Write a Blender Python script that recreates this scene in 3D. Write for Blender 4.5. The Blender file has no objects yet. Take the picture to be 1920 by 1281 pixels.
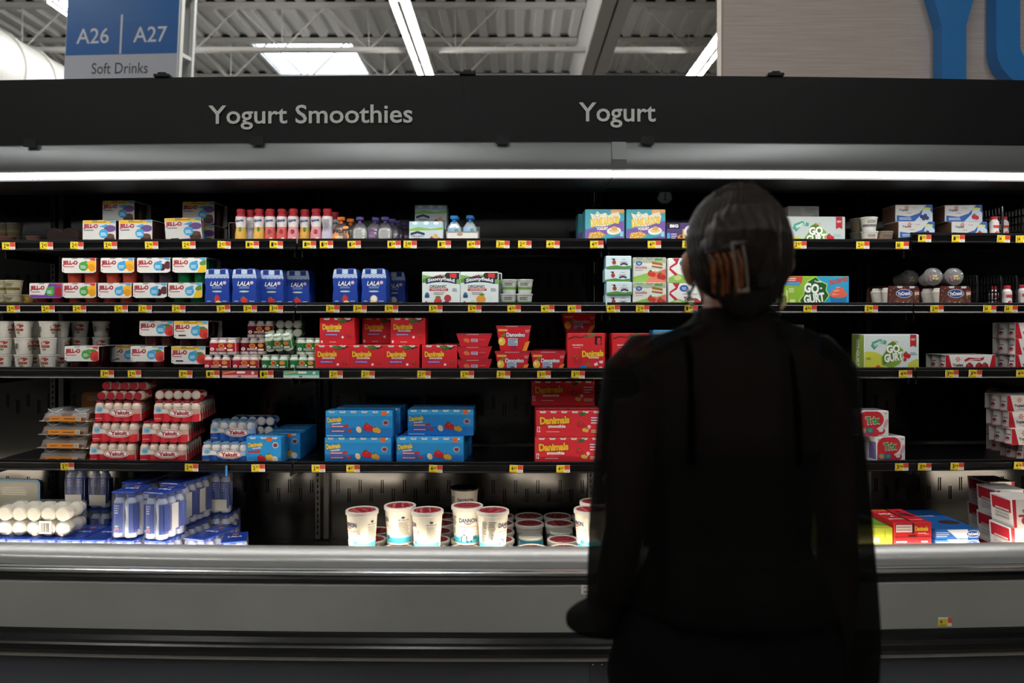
import bpy, bmesh, math, random
from mathutils import Vector, Matrix, Euler
from math import sin, cos, pi, radians as R
random.seed(7)
sc = bpy.context.scene
COL = sc.collection
F, HOR, CZ = 1493.33, 600.0, 1.38          # focal length in px (28 mm), horizon row, eye height
# ---------------------------------------------------------------- camera, world, exposure
cam = bpy.data.cameras.new('camera'); cam_o = bpy.data.objects.new('camera', cam); COL.objects.link(cam_o)
cam.lens = 28.0; cam.sensor_width = 36.0; cam.sensor_fit = 'HORIZONTAL'
cam_o.location = (0, 0, CZ); cam_o.rotation_euler = (R(90), 0, 0)
cam.shift_y = (HOR - 640.5) / 1920.0
cam.clip_start = 0.05; cam.clip_end = 200
cam.dof.use_dof = True; cam.dof.focus_distance = 3.12; cam.dof.aperture_fstop = 2.6
sc.camera = cam_o
w = bpy.data.worlds.new('store_air'); sc.world = w; w.use_nodes = True
w.node_tree.nodes['Background'].inputs[0].default_value = (0.95, 0.97, 1.0, 1)
w.node_tree.nodes['Background'].inputs[1].default_value = 0.05
sc.view_settings.view_transform = 'Standard'; sc.view_settings.look = 'None'
sc.view_settings.gamma = 1; sc.view_settings.use_curve_mapping = False
sc.view_settings.exposure = 0.0
sc.cycles.max_bounces = 6; sc.cycles.diffuse_bounces = 3; sc.cycles.glossy_bounces = 3
sc.cycles.transparent_max_bounces = 12; sc.cycles.transmission_bounces = 5
sc.cycles.use_denoising = True; sc.cycles.sample_clamp_indirect = 4.0
sc.cycles.caustics_reflective = False; sc.cycles.caustics_refractive = False
LED_POWER = 30.0; TUBE_POWER = 72.0; SKY_POWER = 6.0; LEDGE_POWER = 30.0

# ---------------------------------------------------------------- materials
def lin(h):
    h = h.lstrip('#'); o = []
    for i in (0, 2, 4):
        c = int(h[i:i+2], 16) / 255
        o.append(c / 12.92 if c <= .04045 else ((c + .055) / 1.055) ** 2.4)
    return (*o, 1)
_M = {}
def mt(h, r=.5, metal=0., spec=.35, name=None, **k):
    key = (h, r, metal, spec, name, tuple(sorted(k.items())))
    if key in _M: return _M[key]
    m = bpy.data.materials.new(name or 'print_' + h.lstrip('#')); m.use_nodes = True
    b = m.node_tree.nodes['Principled BSDF']; I = b.inputs
    I['Base Color'].default_value = lin(h); I['Roughness'].default_value = r
    I['Metallic'].default_value = metal; I['Specular IOR Level'].default_value = spec
    if 'alpha' in k: I['Alpha'].default_value = k['alpha']
    if 'trans' in k: I['Transmission Weight'].default_value = k['trans']; I['IOR'].default_value = k.get('ior', 1.35)
    if 'emit' in k: I['Emission Color'].default_value = lin(k.get('ecol', h)); I['Emission Strength'].default_value = k['emit']
    if 'sss' in k: I['Subsurface Weight'].default_value = k['sss']; I['Subsurface Radius'].default_value = (.02, .01, .006)
    nt = m.node_tree
    def tex(scale, sx=(1, 1, 1), detail=3):
        tc = nt.nodes.new('ShaderNodeTexCoord'); mp = nt.nodes.new('ShaderNodeMapping'); n = nt.nodes.new('ShaderNodeTexNoise')
        mp.inputs['Scale'].default_value = sx; n.inputs['Scale'].default_value = scale; n.inputs['Detail'].default_value = detail
        nt.links.new(tc.outputs['Object'], mp.inputs[0]); nt.links.new(mp.outputs[0], n.inputs['Vector']); return n
    if 'bump' in k:
        n = tex(k.get('bscale', 60), k.get('bstretch', (1, 1, 1))); bp = nt.nodes.new('ShaderNodeBump')
        bp.inputs['Strength'].default_value = k['bump']; bp.inputs['Distance'].default_value = k.get('bdist', .003)
        nt.links.new(n.outputs[0], bp.inputs['Height']); nt.links.new(bp.outputs[0], I['Normal'])
    if 'vary' in k:
        n = tex(k.get('vscale', 20), k.get('vstretch', (1, 1, 1)), 5); rp = nt.nodes.new('ShaderNodeValToRGB')
        c2 = lin(k['vary']); rp.color_ramp.elements[0].color = lin(h); rp.color_ramp.elements[1].color = c2
        rp.color_ramp.elements[0].position = .35; rp.color_ramp.elements[1].position = .68
        nt.links.new(n.outputs[0], rp.inputs[0]); nt.links.new(rp.outputs[0], I['Base Color'])
    _M[key] = m; return m
BLACK = mt('#0b0b0c', .38, spec=.5, name='black_enamel')
RAIL = mt('#08080a', .25, spec=.5, name='black_rail_plastic')
MATTE = mt('#070708', .6, spec=.15, name='matte_black_enamel')
STEEL = mt('#828586', .34, .55, name='satin_steel', bump=.05, bscale=30, bstretch=(.3, 20, 20))
LEDGE = mt('#b4b4b2', .3, .45, name='grey_ledge_metal')
PANEL = mt('#8f8f8a', .5, .1, name='grey_front_panel', vary='#979792', vscale=3)
CHROME = mt('#d8dadb', .2, 1., name='bright_trim')
WHT = '#e2e1dc'
FILM = mt('#dfe4ea', .12, spec=.7, name='clear_film', alpha=.1, bump=.5, bscale=90)
CLEAR = mt('#e6ebec', .08, spec=.8, name='clear_plastic', alpha=.22, bump=.3, bscale=50)

# ---------------------------------------------------------------- mesh builder
_T = {}
def text_geo(s, bold=0., shear=0.):
    k = (s, bold, shear)
    if k not in _T:
        cu = bpy.data.curves.new('lettering', 'FONT'); cu.body = s; cu.size = 1; cu.offset = bold; cu.shear = shear
        cu.resolution_u = 3; cu.fill_mode = 'FRONT'
        o = bpy.data.objects.new('lettering', cu); me = o.to_mesh()
        V = [(v.co.x, v.co.y) for v in me.vertices]; P = [tuple(p.vertices) for p in me.polygons]
        o.to_mesh_clear(); bpy.data.objects.remove(o); bpy.data.curves.remove(cu)
        xs = [a for a, b in V] or [0, 1]; ys = [b for a, b in V] or [0, 1]
        _T[k] = (V, P, min(xs), max(xs), min(ys), max(ys))
    return _T[k]

class MB:
    """Collects shapes into one mesh. Local frame: x right, y away from the shopper, z up."""
    def __init__(s): s.v, s.f, s.m, s.sm, s.mats, s.L, s.warp, s.y0 = [], [], [], [], [], 0, None, 0.
    def mi(s, m):
        if isinstance(m, str): m = mt(m)
        if m not in s.mats: s.mats.append(m)
        return s.mats.index(m)
    def add(s, V, P, m, smooth=False):
        b = len(s.v); s.v += [tuple(v) for v in V]; i = s.mi(m)
        for p in P: s.f.append(tuple(b + q for q in p)); s.m.append(i); s.sm.append(smooth)
        return s
    def box(s, x0, x1, y0, y1, z0, z1, m):
        V = [(x, y, z) for z in (z0, z1) for x, y in ((x0, y0), (x1, y0), (x1, y1), (x0, y1))]
        return s.add(V, [(3, 2, 1, 0), (4, 5, 6, 7), (0, 1, 5, 4), (1, 2, 6, 5), (2, 3, 7, 6), (3, 0, 4, 7)], m)
    def rbox(s, x0, x1, y0, y1, z0, z1, m, c=.002):
        Pp = [(x0+c, y0), (x1-c, y0), (x1, y0+c), (x1, y1-c), (x1-c, y1), (x0+c, y1), (x0, y1-c), (x0, y0+c)]
        return s.prism_z(Pp, z0, z1, m, c)
    def prism_z(s, Pp, z0, z1, m, c=0):
        n = len(Pp); cx = sum(p[0] for p in Pp) / n; cy = sum(p[1] for p in Pp) / n; V = []; rings = [(z0, 1)] if not c else [(z0, 0), (z0 + c, 1)]
        rings += [(z1, 1)] if not c else [(z1 - c, 1), (z1, 0)]
        for z, full in rings:
            for x, y in Pp:
                if full: V.append((x, y, z))
                else: V.append((x - math.copysign(min(c, abs(x-cx)), x-cx), y - math.copysign(min(c, abs(y-cy)), y-cy), z))
        k = len(rings); P = [tuple(range(n))[::-1], tuple(range((k-1)*n, k*n))]
        for r in range(k-1):
            for i in range(n):
                j = (i+1) % n; P.append((r*n+i, r*n+j, (r+1)*n+j, (r+1)*n+i))
        return s.add(V, P, m)
    def prism_y(s, Q, y0, y1, m, smooth=False):
        n = len(Q); V = [(x, y0, z) for x, z in Q] + [(x, y1, z) for x, z in Q]
        P = [tuple(range(n)), tuple(range(n, 2*n))[::-1]]
        s.add(V, P, m)
        return s.add(V, [(i, i+n, (i+1) % n + n, (i+1) % n) for i in range(n)], m, smooth)
    def prism_x(s, Q, x0, x1, m):
        n = len(Q); V = [(x0, y, z) for y, z in Q] + [(x1, y, z) for y, z in Q]
        return s.add(V, [tuple(range(n))[::-1], tuple(range(n, 2*n))] + [(i, (i+1) % n, (i+1) % n + n, i+n) for i in range(n)], m)
    def lathe(s, prof, n, m, cx=0, cy=0, z0=0, axis='z', caps=True):
        """prof: (r, z[, material]) from bottom to top."""
        V = []
        for p in prof:
            for i in range(n):
                a = 2*pi*i/n; x, y, z = p[0]*cos(a), p[0]*sin(a), p[1]
                V.append((cx+x, cy+y, z0+z) if axis == 'z' else ((cx+x, cy+z, z0-y) if axis == 'y' else (cx+z, cy+x, z0+y)))
        for k in range(len(prof)-1):
            mm = prof[k+1][2] if len(prof[k+1]) > 2 else m
            s.add(V[k*n:(k+2)*n], [(i, (i+1) % n, n+(i+1) % n, n+i) for i in range(n)], mm, True)
        if caps:
            s.add(V[:n], [tuple(range(n))[::-1]], m); mm = prof[-1][2] if len(prof[-1]) > 2 else m
            s.add(V[-n:], [tuple(range(n))], mm)
        return s
    def tube(s, pts, r, m, n=8):
        rings = []
        for i, p in enumerate(pts):
            p = Vector(p); d = (Vector(pts[min(i+1, len(pts)-1)]) - Vector(pts[max(i-1, 0)])).normalized()
            u = d.cross(Vector((0, 0, 1)) if abs(d.z) < .9 else Vector((1, 0, 0))).normalized(); v = d.cross(u)
            rr = r[i] if isinstance(r, (list, tuple)) else r
            rings += [p + (u*cos(2*pi*k/n) + v*sin(2*pi*k/n))*rr for k in range(n)]
        P = [(i*n+k, i*n+(k+1) % n, (i+1)*n+(k+1) % n, (i+1)*n+k) for i in range(len(pts)-1) for k in range(n)]
        s.add(rings, P, m, True)
        return s.add(rings, [tuple(range(n))[::-1], tuple(range(len(rings)-n, len(rings)))], m)
    # ---- printing on the front face (y = 0), each call one layer nearer
    def _lay(s, V2, P, m):
        s.L += 1; y = -.00003*s.L - .0002 - s.y0
        s.add([s.warp(x, z, y) if s.warp else (x, y, z) for x, z in V2], P, m)
        return s
    def poly(s, Q, m, clip=None):
        if clip:
            for ax, lim, sg in ((0, clip[0], 1), (0, clip[1], -1), (1, clip[2], 1), (1, clip[3], -1)):
                out = []
                for i in range(len(Q)):
                    a, b = Q[i], Q[(i+1) % len(Q)]; da, db = (a[ax]-lim)*sg, (b[ax]-lim)*sg
                    if da >= 0: out.append(a)
                    if da*db < 0:
                        t = da/(da-db); out.append((a[0]+(b[0]-a[0])*t, a[1]+(b[1]-a[1])*t))
                Q = out
                if len(Q) < 3: return s
        return s._lay(Q, [tuple(range(len(Q)))], m)
    def rect(s, x0, x1, z0, z1, m):
        if s.warp:
            k = max(2, int((x1-x0)/.008)); X = [x0+(x1-x0)*i/k for i in range(k+1)]
            return s._lay([(x, z0) for x in X] + [(x, z1) for x in X], [(i, i+1, k+2+i, k+1+i) for i in range(k)], m)
        return s.poly([(x0, z0), (x1, z0), (x1, z1), (x0, z1)], m)
    def ell(s, cx, cz, rx, rz, m, n=18, rot=0, clip=None):
        Q = []
        for i in range(n):
            a, b = rx*cos(2*pi*i/n), rz*sin(2*pi*i/n); Q.append((cx+a*cos(rot)-b*sin(rot), cz+a*sin(rot)+b*cos(rot)))
        return s.poly(Q, m, clip)
    def text(s, t, cx, cz, w, h, m, bold=.02, shear=0, rot=0, arc=0):
        V, P, a, b, c, d = text_geo(t, bold, shear)
        sx = w/(b-a) if w else None; sz = h/(d-c) if h else None; sx = sx or sz; sz = sz or sx
        Q = []
        for x, y in V:
            x = (x-(a+b)/2)*sx; y = (y-(c+d)/2)*sz
            if arc: y += arc*(1-(2*x/(w or .1))**2)
            Q.append((cx+x*cos(rot)-y*sin(rot), cz+x*sin(rot)+y*cos(rot)))
        return s._lay(Q, P, m)
    def outlined(s, t, cx, cz, w, h, m, mo, bold=.02, fat=.07, **k):
        s.text(t, cx, cz, w*1.04, h*1.12, mo, bold=fat, **k); return s.text(t, cx, cz, w, h, m, bold=bold, **k)
    def lines(s, x0, x1, z0, z1, n, m, ragged=.3):
        q = (z1-z0)/n
        for i in range(n): s.rect(x0, x1-(x1-x0)*random.random()*ragged, z0+q*i+q*.25, z0+q*i+q*.7, m)
        return s
    def bars(s, x0, x1, z0, z1, m='#222222', bg='#f2f2ee'):
        s.rect(x0, x1, z0, z1, bg); x = x0+.001
        while x < x1-.0015:
            d = random.choice((.0006, .001, .0014)); s.rect(x, x+d, z0+.001, z1-.001, m); x += d+random.choice((.0007, .0012))
        return s
    def mesh(s, name):
        me = bpy.data.meshes.new(name); me.from_pydata(s.v, [], s.f)
        for m in s.mats: me.materials.append(m)
        me.polygons.foreach_set('material_index', s.m); me.polygons.foreach_set('use_smooth', s.sm); me.update(); return me
    def obj(s, name, parent=None, loc=None, rot=None, kind=None):
        o = bpy.data.objects.new(name, s.mesh(name)); COL.objects.link(o)
        if parent: o.parent = parent
        if loc: o.location = loc
        if rot: o.rotation_euler = rot
        if kind: o['kind'] = kind
        return o
def wrapR(rad):
    """printing that follows an upright round wall; rad: number or function of z"""
    def f(x, z, y):
        r = rad(z) if callable(rad) else rad
        a = x/max(r, .005); r = r - y*1.6 + .0002; return (r*sin(a), -r*cos(a), z)
    return f
def tag(o, label, cat, group=None, kind=None):
    o['label'] = label; o['category'] = cat
    if group: o['group'] = group
    if kind: o['kind'] = kind
    return o
def empty(name, loc=(0, 0, 0), rot=(0, 0, 0)):
    o = bpy.data.objects.new(name, None); o.empty_display_size = .05; COL.objects.link(o); o.location = loc; o.rotation_euler = rot; return o
def bow(x): return .067*(x/2.0)**2          # the case run curves slightly away at both ends
def slope(x): return math.atan(.067*x/2.0)
def sweep(mb, prof, x0, x1, m, closed=False, step=.15, smooth=False):
    """a long bar: (y, z) profile swept along the gently bowed front of the case"""
    k = max(1, int(round((x1-x0)/step))); n = len(prof); V = []
    for i in range(k+1):
        x = x0+(x1-x0)*i/k; V += [(x, y+bow(x), z) for y, z in prof]
    e = n if closed else n-1
    mb.add(V, [(i*n+j, i*n+(j+1) % n, (i+1)*n+(j+1) % n, (i+1)*n+j) for i in range(k) for j in range(e)], m, smooth)
    if closed: mb.add(V, [tuple(range(n)), tuple(range(k*n, k*n+n))[::-1]], m)
    return mb
def X(px, Y):
    """world x of photo column px at distance Y + bow"""
    x = (px-960)*Y/F
    for _ in range(4): x = (px-960)*(Y+bow(x))/F
    return x
# ================================================================ the store shell
fl = MB().box(-14, 14, -10, 26, -.1, 0, mt('#8d8a84', .25, name='polished_concrete', vary='#7d7a75', vscale=2)).obj('floor', kind='structure')
DECKM = mt('#d8d7d3', .6, name='painted_deck'); TRUSS = mt('#d2d0cb', .5, name='painted_steel')
def deck_strip(mb, xa, xb, ya, yb):
    """corrugated roof deck, ribs running away from the shopper"""
    x = xa; Q = []
    while x < xb:
        Q += [(x, 6.14), (x+.09, 6.14), (x+.12, 6.2), (x+.24, 6.2), (x+.27, 6.14)]; x += .3
    V = [(a, ya, b) for a, b in Q] + [(a, yb, b) for a, b in Q]; n = len(Q)
    mb.add(V, [(i, i+1, n+i+1, n+i) for i in range(n-1)], DECKM)
mb = MB()
SKX0, SKX1, SKY0, SKY1 = -4.45, -2.75, 13.55, 15.3
deck_strip(mb, -14, 14, -10, 13.4); deck_strip(mb, -14, SKX0-.0, SKY0-.15, SKY1+.05); deck_strip(mb, SKX1, 14, SKY0-.15, SKY1+.05); deck_strip(mb, -14, 14, SKY1+.05, 26)
mb.obj('ceiling', kind='structure')
for nm, a, b in (('wall_left', -14, -13.9), ('wall_right', 13.9, 14)): MB().box(a, b, -10, 26, 0, 6.3, '#9a9791').obj(nm, kind='structure')
MB().box(-14, 14, 26, 26.1, 0, 6.3, '#9a9791').obj('wall_back', kind='structure')
MB().box(-14, 14, -10.1, -10, 0, 6.3, '#2b2a28').obj('wall_front', kind='structure')
# skylight well: white curb and bright pane
sk = empty('window_1'); sk['kind'] = 'structure'
CURB = mt('#e3e4e4', .5, name='skylight_curb')
mb = MB()
for a, b, c, d in ((SKX0-.06, SKX0, SKY0-.06, SKY1+.06), (SKX1, SKX1+.06, SKY0-.06, SKY1+.06), (SKX0, SKX1, SKY0-.06, SKY0), (SKX0, SKX1, SKY1, SKY1+.06)):
    mb.box(a, b, c, d, 6.1, 6.5, CURB)
mb.obj('window_frame', sk)
MB().box(SKX0, SKX1, SKY0, SKY1, 6.46, 6.5, mt('#eef4f8', .4, name='skylight_pane', emit=SKY_POWER, ecol='#e6f0fa')).obj('window_pane', sk)
# open web roof joists across the store
JN = {8.4: 'nearest of the roof joists above the shopper', 10.2: 'second', 11.95: 'roof joist whose lower chord crosses before the skylight', 13.45: 'roof joist touching the near edge of the skylight', 15.36: 'roof joist along the far edge of the skylight', 17.1: 'x'}
for jy, lab in ((11.95, 'pale steel open web roof joist crossing in front of the skylight'), (13.45, 'pale steel open web roof joist along near edge of skylight'), (15.42, 'pale steel open web roof joist along far edge of skylight')):
    t = empty('roof_joist', (0, jy, 5.4)); tag(t, lab, 'roof joist', 'open web roof joists')
    for xa, xb in ((-13.9, 1.1), (1.5, 13.9)):
        MB().box(xa, xb, -.06, -.01, .66, .73, TRUSS).box(xa, xb, .01, .06, .66, .73, TRUSS).obj('top_chord', t)
        MB().box(xa, xb, -.05, -.01, 0, .06, TRUSS).box(xa, xb, .01, .05, 0, .06, TRUSS).obj('bottom_chord', t)
    MB().box(-13.9, 13.9, .0, .03, .735, .795, mt('#141310', .9, name='rib_closure_foam')).obj('rib_closure', t)
    for xa, xb in ((-13.2, .5), (2.0, 13)):
        mb = MB(); x = xa
        while x < xb:
            mb.tube([(x, 0, .68), (x+.65, 0, .03)], .013, TRUSS, 6); mb.tube([(x+.65, 0, .03), (x+1.3, 0, .68)], .013, TRUSS, 6); mb.tube([(x+.65, 0, .03), (x+.65, 0, .68)], .009, TRUSS, 6); x += 1.3
            if x+1.3 > 1.1 and xa < 0: break
        mb.obj('web_lattice', t)
t = empty('roof_girder', (1.3, 14, 5.3)); tag(t, 'broad grey steel girder running away beside the wood wall', 'girder')
G = mt('#a5a29c', .5, name='girder_paint')
MB().box(-.19, -.015, -9, 8, 0, .05, G).box(.015, .19, -9, 8, 0, .05, G).obj('bottom_flange', t)
MB().box(-.19, -.16, -9, 8, .05, .84, TRUSS).box(.16, .19, -9, 8, .05, .84, TRUSS).obj('web_plate', t)
# strip lamps: open batten with two tubes
TUBE = mt('#ffffff', .4, name='fluorescent_tube', emit=TUBE_POWER, ecol='#fefdfb'); HOUS = mt('#d9d8d2', .45, name='lamp_housing')
_lamp = {}
def strip_lamp(x, y, z, L, lab):
    if not _lamp:
        _lamp['h'] = MB().prism_y([(-.125, .065), (-.125, .08), (-.06, .13), (-.05, .16), (.05, .16), (.06, .13), (.125, .08), (.125, .065), (.05, .08), (-.05, .08)], 0, 2.36, HOUS).box(-.024, .024, 0, 2.36, .018, .1, HOUS).mesh('housing')
        _lamp['t'] = MB().lathe([(.019, 0), (.019, 1.1)], 10, TUBE, axis='y').mesh('tube')
        _lamp['s'] = MB().box(-.012, .012, -.02, .02, -.025, .06, HOUS).mesh('lamp_socket')
        _lamp['r'] = MB().tube([(0, .3, .16), (0, .3, .95)], .006, TRUSS, 6).mesh('hanger_rod')
    t = empty('strip_lamp', (x, y, z)); tag(t, lab, 'ceiling lamp', 'fluorescent strip lamps')
    def pt(n, me, loc):
        o = bpy.data.objects.new(n, me); o.parent = t; o.location = loc; COL.objects.link(o)
    pt('housing', _lamp['h'], (0, 0, 0)); pt('hanger_rod', _lamp['r'], (0, 0, 0))
    for dx in (-.078, .078):
        for yy in (.04, 1.22): pt('tube', _lamp['t'], (dx, yy, .045))
        for yy in (.02, 1.18, 2.34): pt('lamp_socket', _lamp['s'], (dx, yy, .045))
LAMPS = [(-5.55, 'left of the aisle sign'), (-1.37, 'above the yogurt smoothies sign'), (2.9, 'beside the wood wall panel')]
for x, wh in LAMPS:
    for i, y in enumerate((-7.2, -4.8, -2.4, 0, 2.4, 4.8, 7.2, 9.6, 12.0)):
        if y < 7 and i in (3, 4): continue
        dist = ('behind the camera', 'b', 'second behind the camera', 'b', 'over the shopper', 'b', 'nearest in view', 'second in view', 'farthest in view')[i]
        strip_lamp(x, y, 5.2, 2.4, 'bare fluorescent strip lamp %s, %s' % (wh, dist))
# round air duct, far left
t = empty('air_duct', (-7.05, 0, 4.72)); tag(t, 'big round white air duct hanging at far left of the ceiling', 'air duct')
DU = mt('#cfcfca', .45, name='duct_paint')
MB().lathe([(.57, 5), (.57, 22)], 40, DU, axis='y').obj('pipe', t)
for y in (8.2, 10.6, 11.3, 13.4): MB().lathe([(.57, 0), (.6, 0), (.6, .06), (.57, .06)], 40, DU, axis='y', caps=False).obj('flange', t, loc=(0, y, 0))
mb = MB(); mb.box(.42, .62, 11.9, 12.0, -.6, .0, DU).box(.42, .62, 12.9, 13.0, -.6, .0, DU).box(.42, .62, 12.0, 12.9, -.08, .0, DU).box(.42, .62, 12.0, 12.9, -.6, -.52, DU).obj('outlet_frame', t)
# hanging aisle sign
t = empty('aisle_sign', (-3.13, 6.4, 3.905), (0, R(3.2), R(-13))); t.scale = (1.14, 1, 1); tag(t, 'blue and white hanging aisle sign reading A26 A27 Soft Drinks', 'sign')
SB = mt('#1d62ab', .45, name='sign_blue'); SW = mt('#c9ccd6', .45, name='sign_white')
mb = MB().rbox(-.46, .46, 0, .012, -.75, .75, SW)
mb.rect(-.455, .455, -.39, .745, SB).rect(-.455, .455, -.13, .745, mt('#1f66ac', .45))
lt = mt('#dfe3ea', .5); dk = mt('#33363c', .5)
mb.text('A26', -.235, -.235, .27, .125, lt, bold=.008).text('A27', .235, -.235, .27, .125, lt, bold=.008).rect(-.008, .008, -.385, -.07, lt)
mb.text('Soft Drinks', 0, -.5, .46, .09, dk, bold=.004)
mb.obj('front_face', t)
fr = mt('#d6d7d3', .4, name='sign_frame')
mb = MB().box(.44, .47, .012, .05, -.75, .75, fr).box(.44, .47, .17, .2, -.75, .75, fr).box(-.47, -.44, .012, .2, -.75, .75, fr).box(-.46, .46, .19, .2, -.75, .75, fr)
for z in (-.75, -.4, .1, .72): mb.box(-.44, .465, .05, .17, z, z+.03, fr)
mb.obj('side_frame', t)
for x in (-.35, .35): MB().tube([(x, .1, .75), (x, .1, 2.2)], .006, TRUSS, 6).obj('hanger_rod', t)
# wood laminate wall panel with raised blue letters
wd = bpy.data.materials.new('pale_wood_laminate'); wd.use_nodes = True; nt = wd.node_tree; b = nt.nodes['Principled BSDF']; b.inputs['Roughness'].default_value = .5
tc = nt.nodes.new('ShaderNodeTexCoord'); mp = nt.nodes.new('ShaderNodeMapping'); mp.inputs['Scale'].default_value = (1.2, 1, 42)
n1 = nt.nodes.new('ShaderNodeTexNoise'); n1.inputs['Scale'].default_value = 2.2; n1.inputs['Detail'].default_value = 7; n1.inputs['Roughness'].default_value = .65
rp = nt.nodes.new('ShaderNodeValToRGB'); rp.color_ramp.elements[0].position = .3; rp.color_ramp.elements[0].color = lin('#d6c5b8'); rp.color_ramp.elements[1].position = .7; rp.color_ramp.elements[1].color = lin('#f0e3d9')
for a, c in ((tc.outputs['Object'], mp.inputs[0]), (mp.outputs[0], n1.inputs['Vector']), (n1.outputs[0], rp.inputs[0]), (rp.outputs[0], b.inputs['Base Color'])): nt.links.new(a, c)
t = empty('wood_wall_panel', (1.14, 4.3, 0)); tag(t, 'pale wood grain wall panel rising behind the refrigerator case', 'wall panel')
MB().box(0, 3.2, 0, .08, 0, 4.6, wd).obj('laminate_board', t)
MB().box(-.012, 0, -.005, .085, 0, 4.6, mt('#d8c6b6', .5)).obj('edge_strip', t)
LB = mt('#3c92e2', .4, name='letter_blue'); 
def U(px, py): return ((px-960)*4.2/F - 1.14, CZ+(HOR-py)*4.2/F)
Yq = [(1766, 165), (1766, 48), (1751, -5), (1722, -100), (1770, -100), (1789, -30), (1808, -100), (1856, -100), (1826, -5), (1812, 48), (1812, 165)]
l = MB().prism_y([U(*p) for p in Yq], -.1, -.012, LB).obj('raised_letter', None, loc=(1.14, 4.3, 0)); tag(l, 'raised blue letter Y mounted on the wood panel', 'sign letter', 'raised blue letters on the wood')
Uq = []
for i in range(13):
    a = pi + pi*i/12; Uq.append((1955+87*cos(a), 90-78*sin(a)))
Uq = [(1868, -100)] + Uq + [(2042, -100), (1997, -100)]
for i in range(13):
    a = 2*pi - pi*i/12; Uq.append((1955+42*cos(a), 85-36*sin(a)))
Uq += [(1913, -100)]
l = MB().prism_y([U(*p) for p in Uq], -.1, -.012, LB).obj('raised_letter', None, loc=(1.14, 4.3, 0)); tag(l, 'raised blue rounded letter cut off at the picture edge', 'sign letter', 'raised blue letters on the wood')

# ================================================================ the refrigerator case
BX = [-3.29, -2.07, -.85, .37, 1.59, 2.81]      # four foot bays
YB = 3.58
# back panel material: glossy black with pairs of vertical slots
bk = bpy.data.materials.new('slotted_black_back'); bk.use_nodes = True; nt = bk.node_tree; b = nt.nodes['Principled BSDF']
b.inputs['Roughness'].default_value = .17; b.inputs['Base Color'].default_value = (.003, .003, .003, 1); b.inputs['Specular IOR Level'].default_value = .5
nz = nt.nodes.new('ShaderNodeTexNoise'); nz.inputs['Scale'].default_value = 4; bp = nt.nodes.new('ShaderNodeBump'); bp.inputs['Strength'].default_value = .5; bp.inputs['Distance'].default_value = .02
nt.links.new(nz.outputs[0], bp.inputs['Height']); nt.links.new(bp.outputs[0], b.inputs['Normal'])
SLOT = mt('#020202', .9, spec=0, name='slot_void')
LEDM = mt('#ffffff', .4, name='led_tube', emit=LED_POWER, ecol='#fdfbf8')
LEDGEM = mt('#ffffff', .4, name='ledge_lamp_diffuser', emit=LEDGE_POWER, ecol='#ffedd2')
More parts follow.
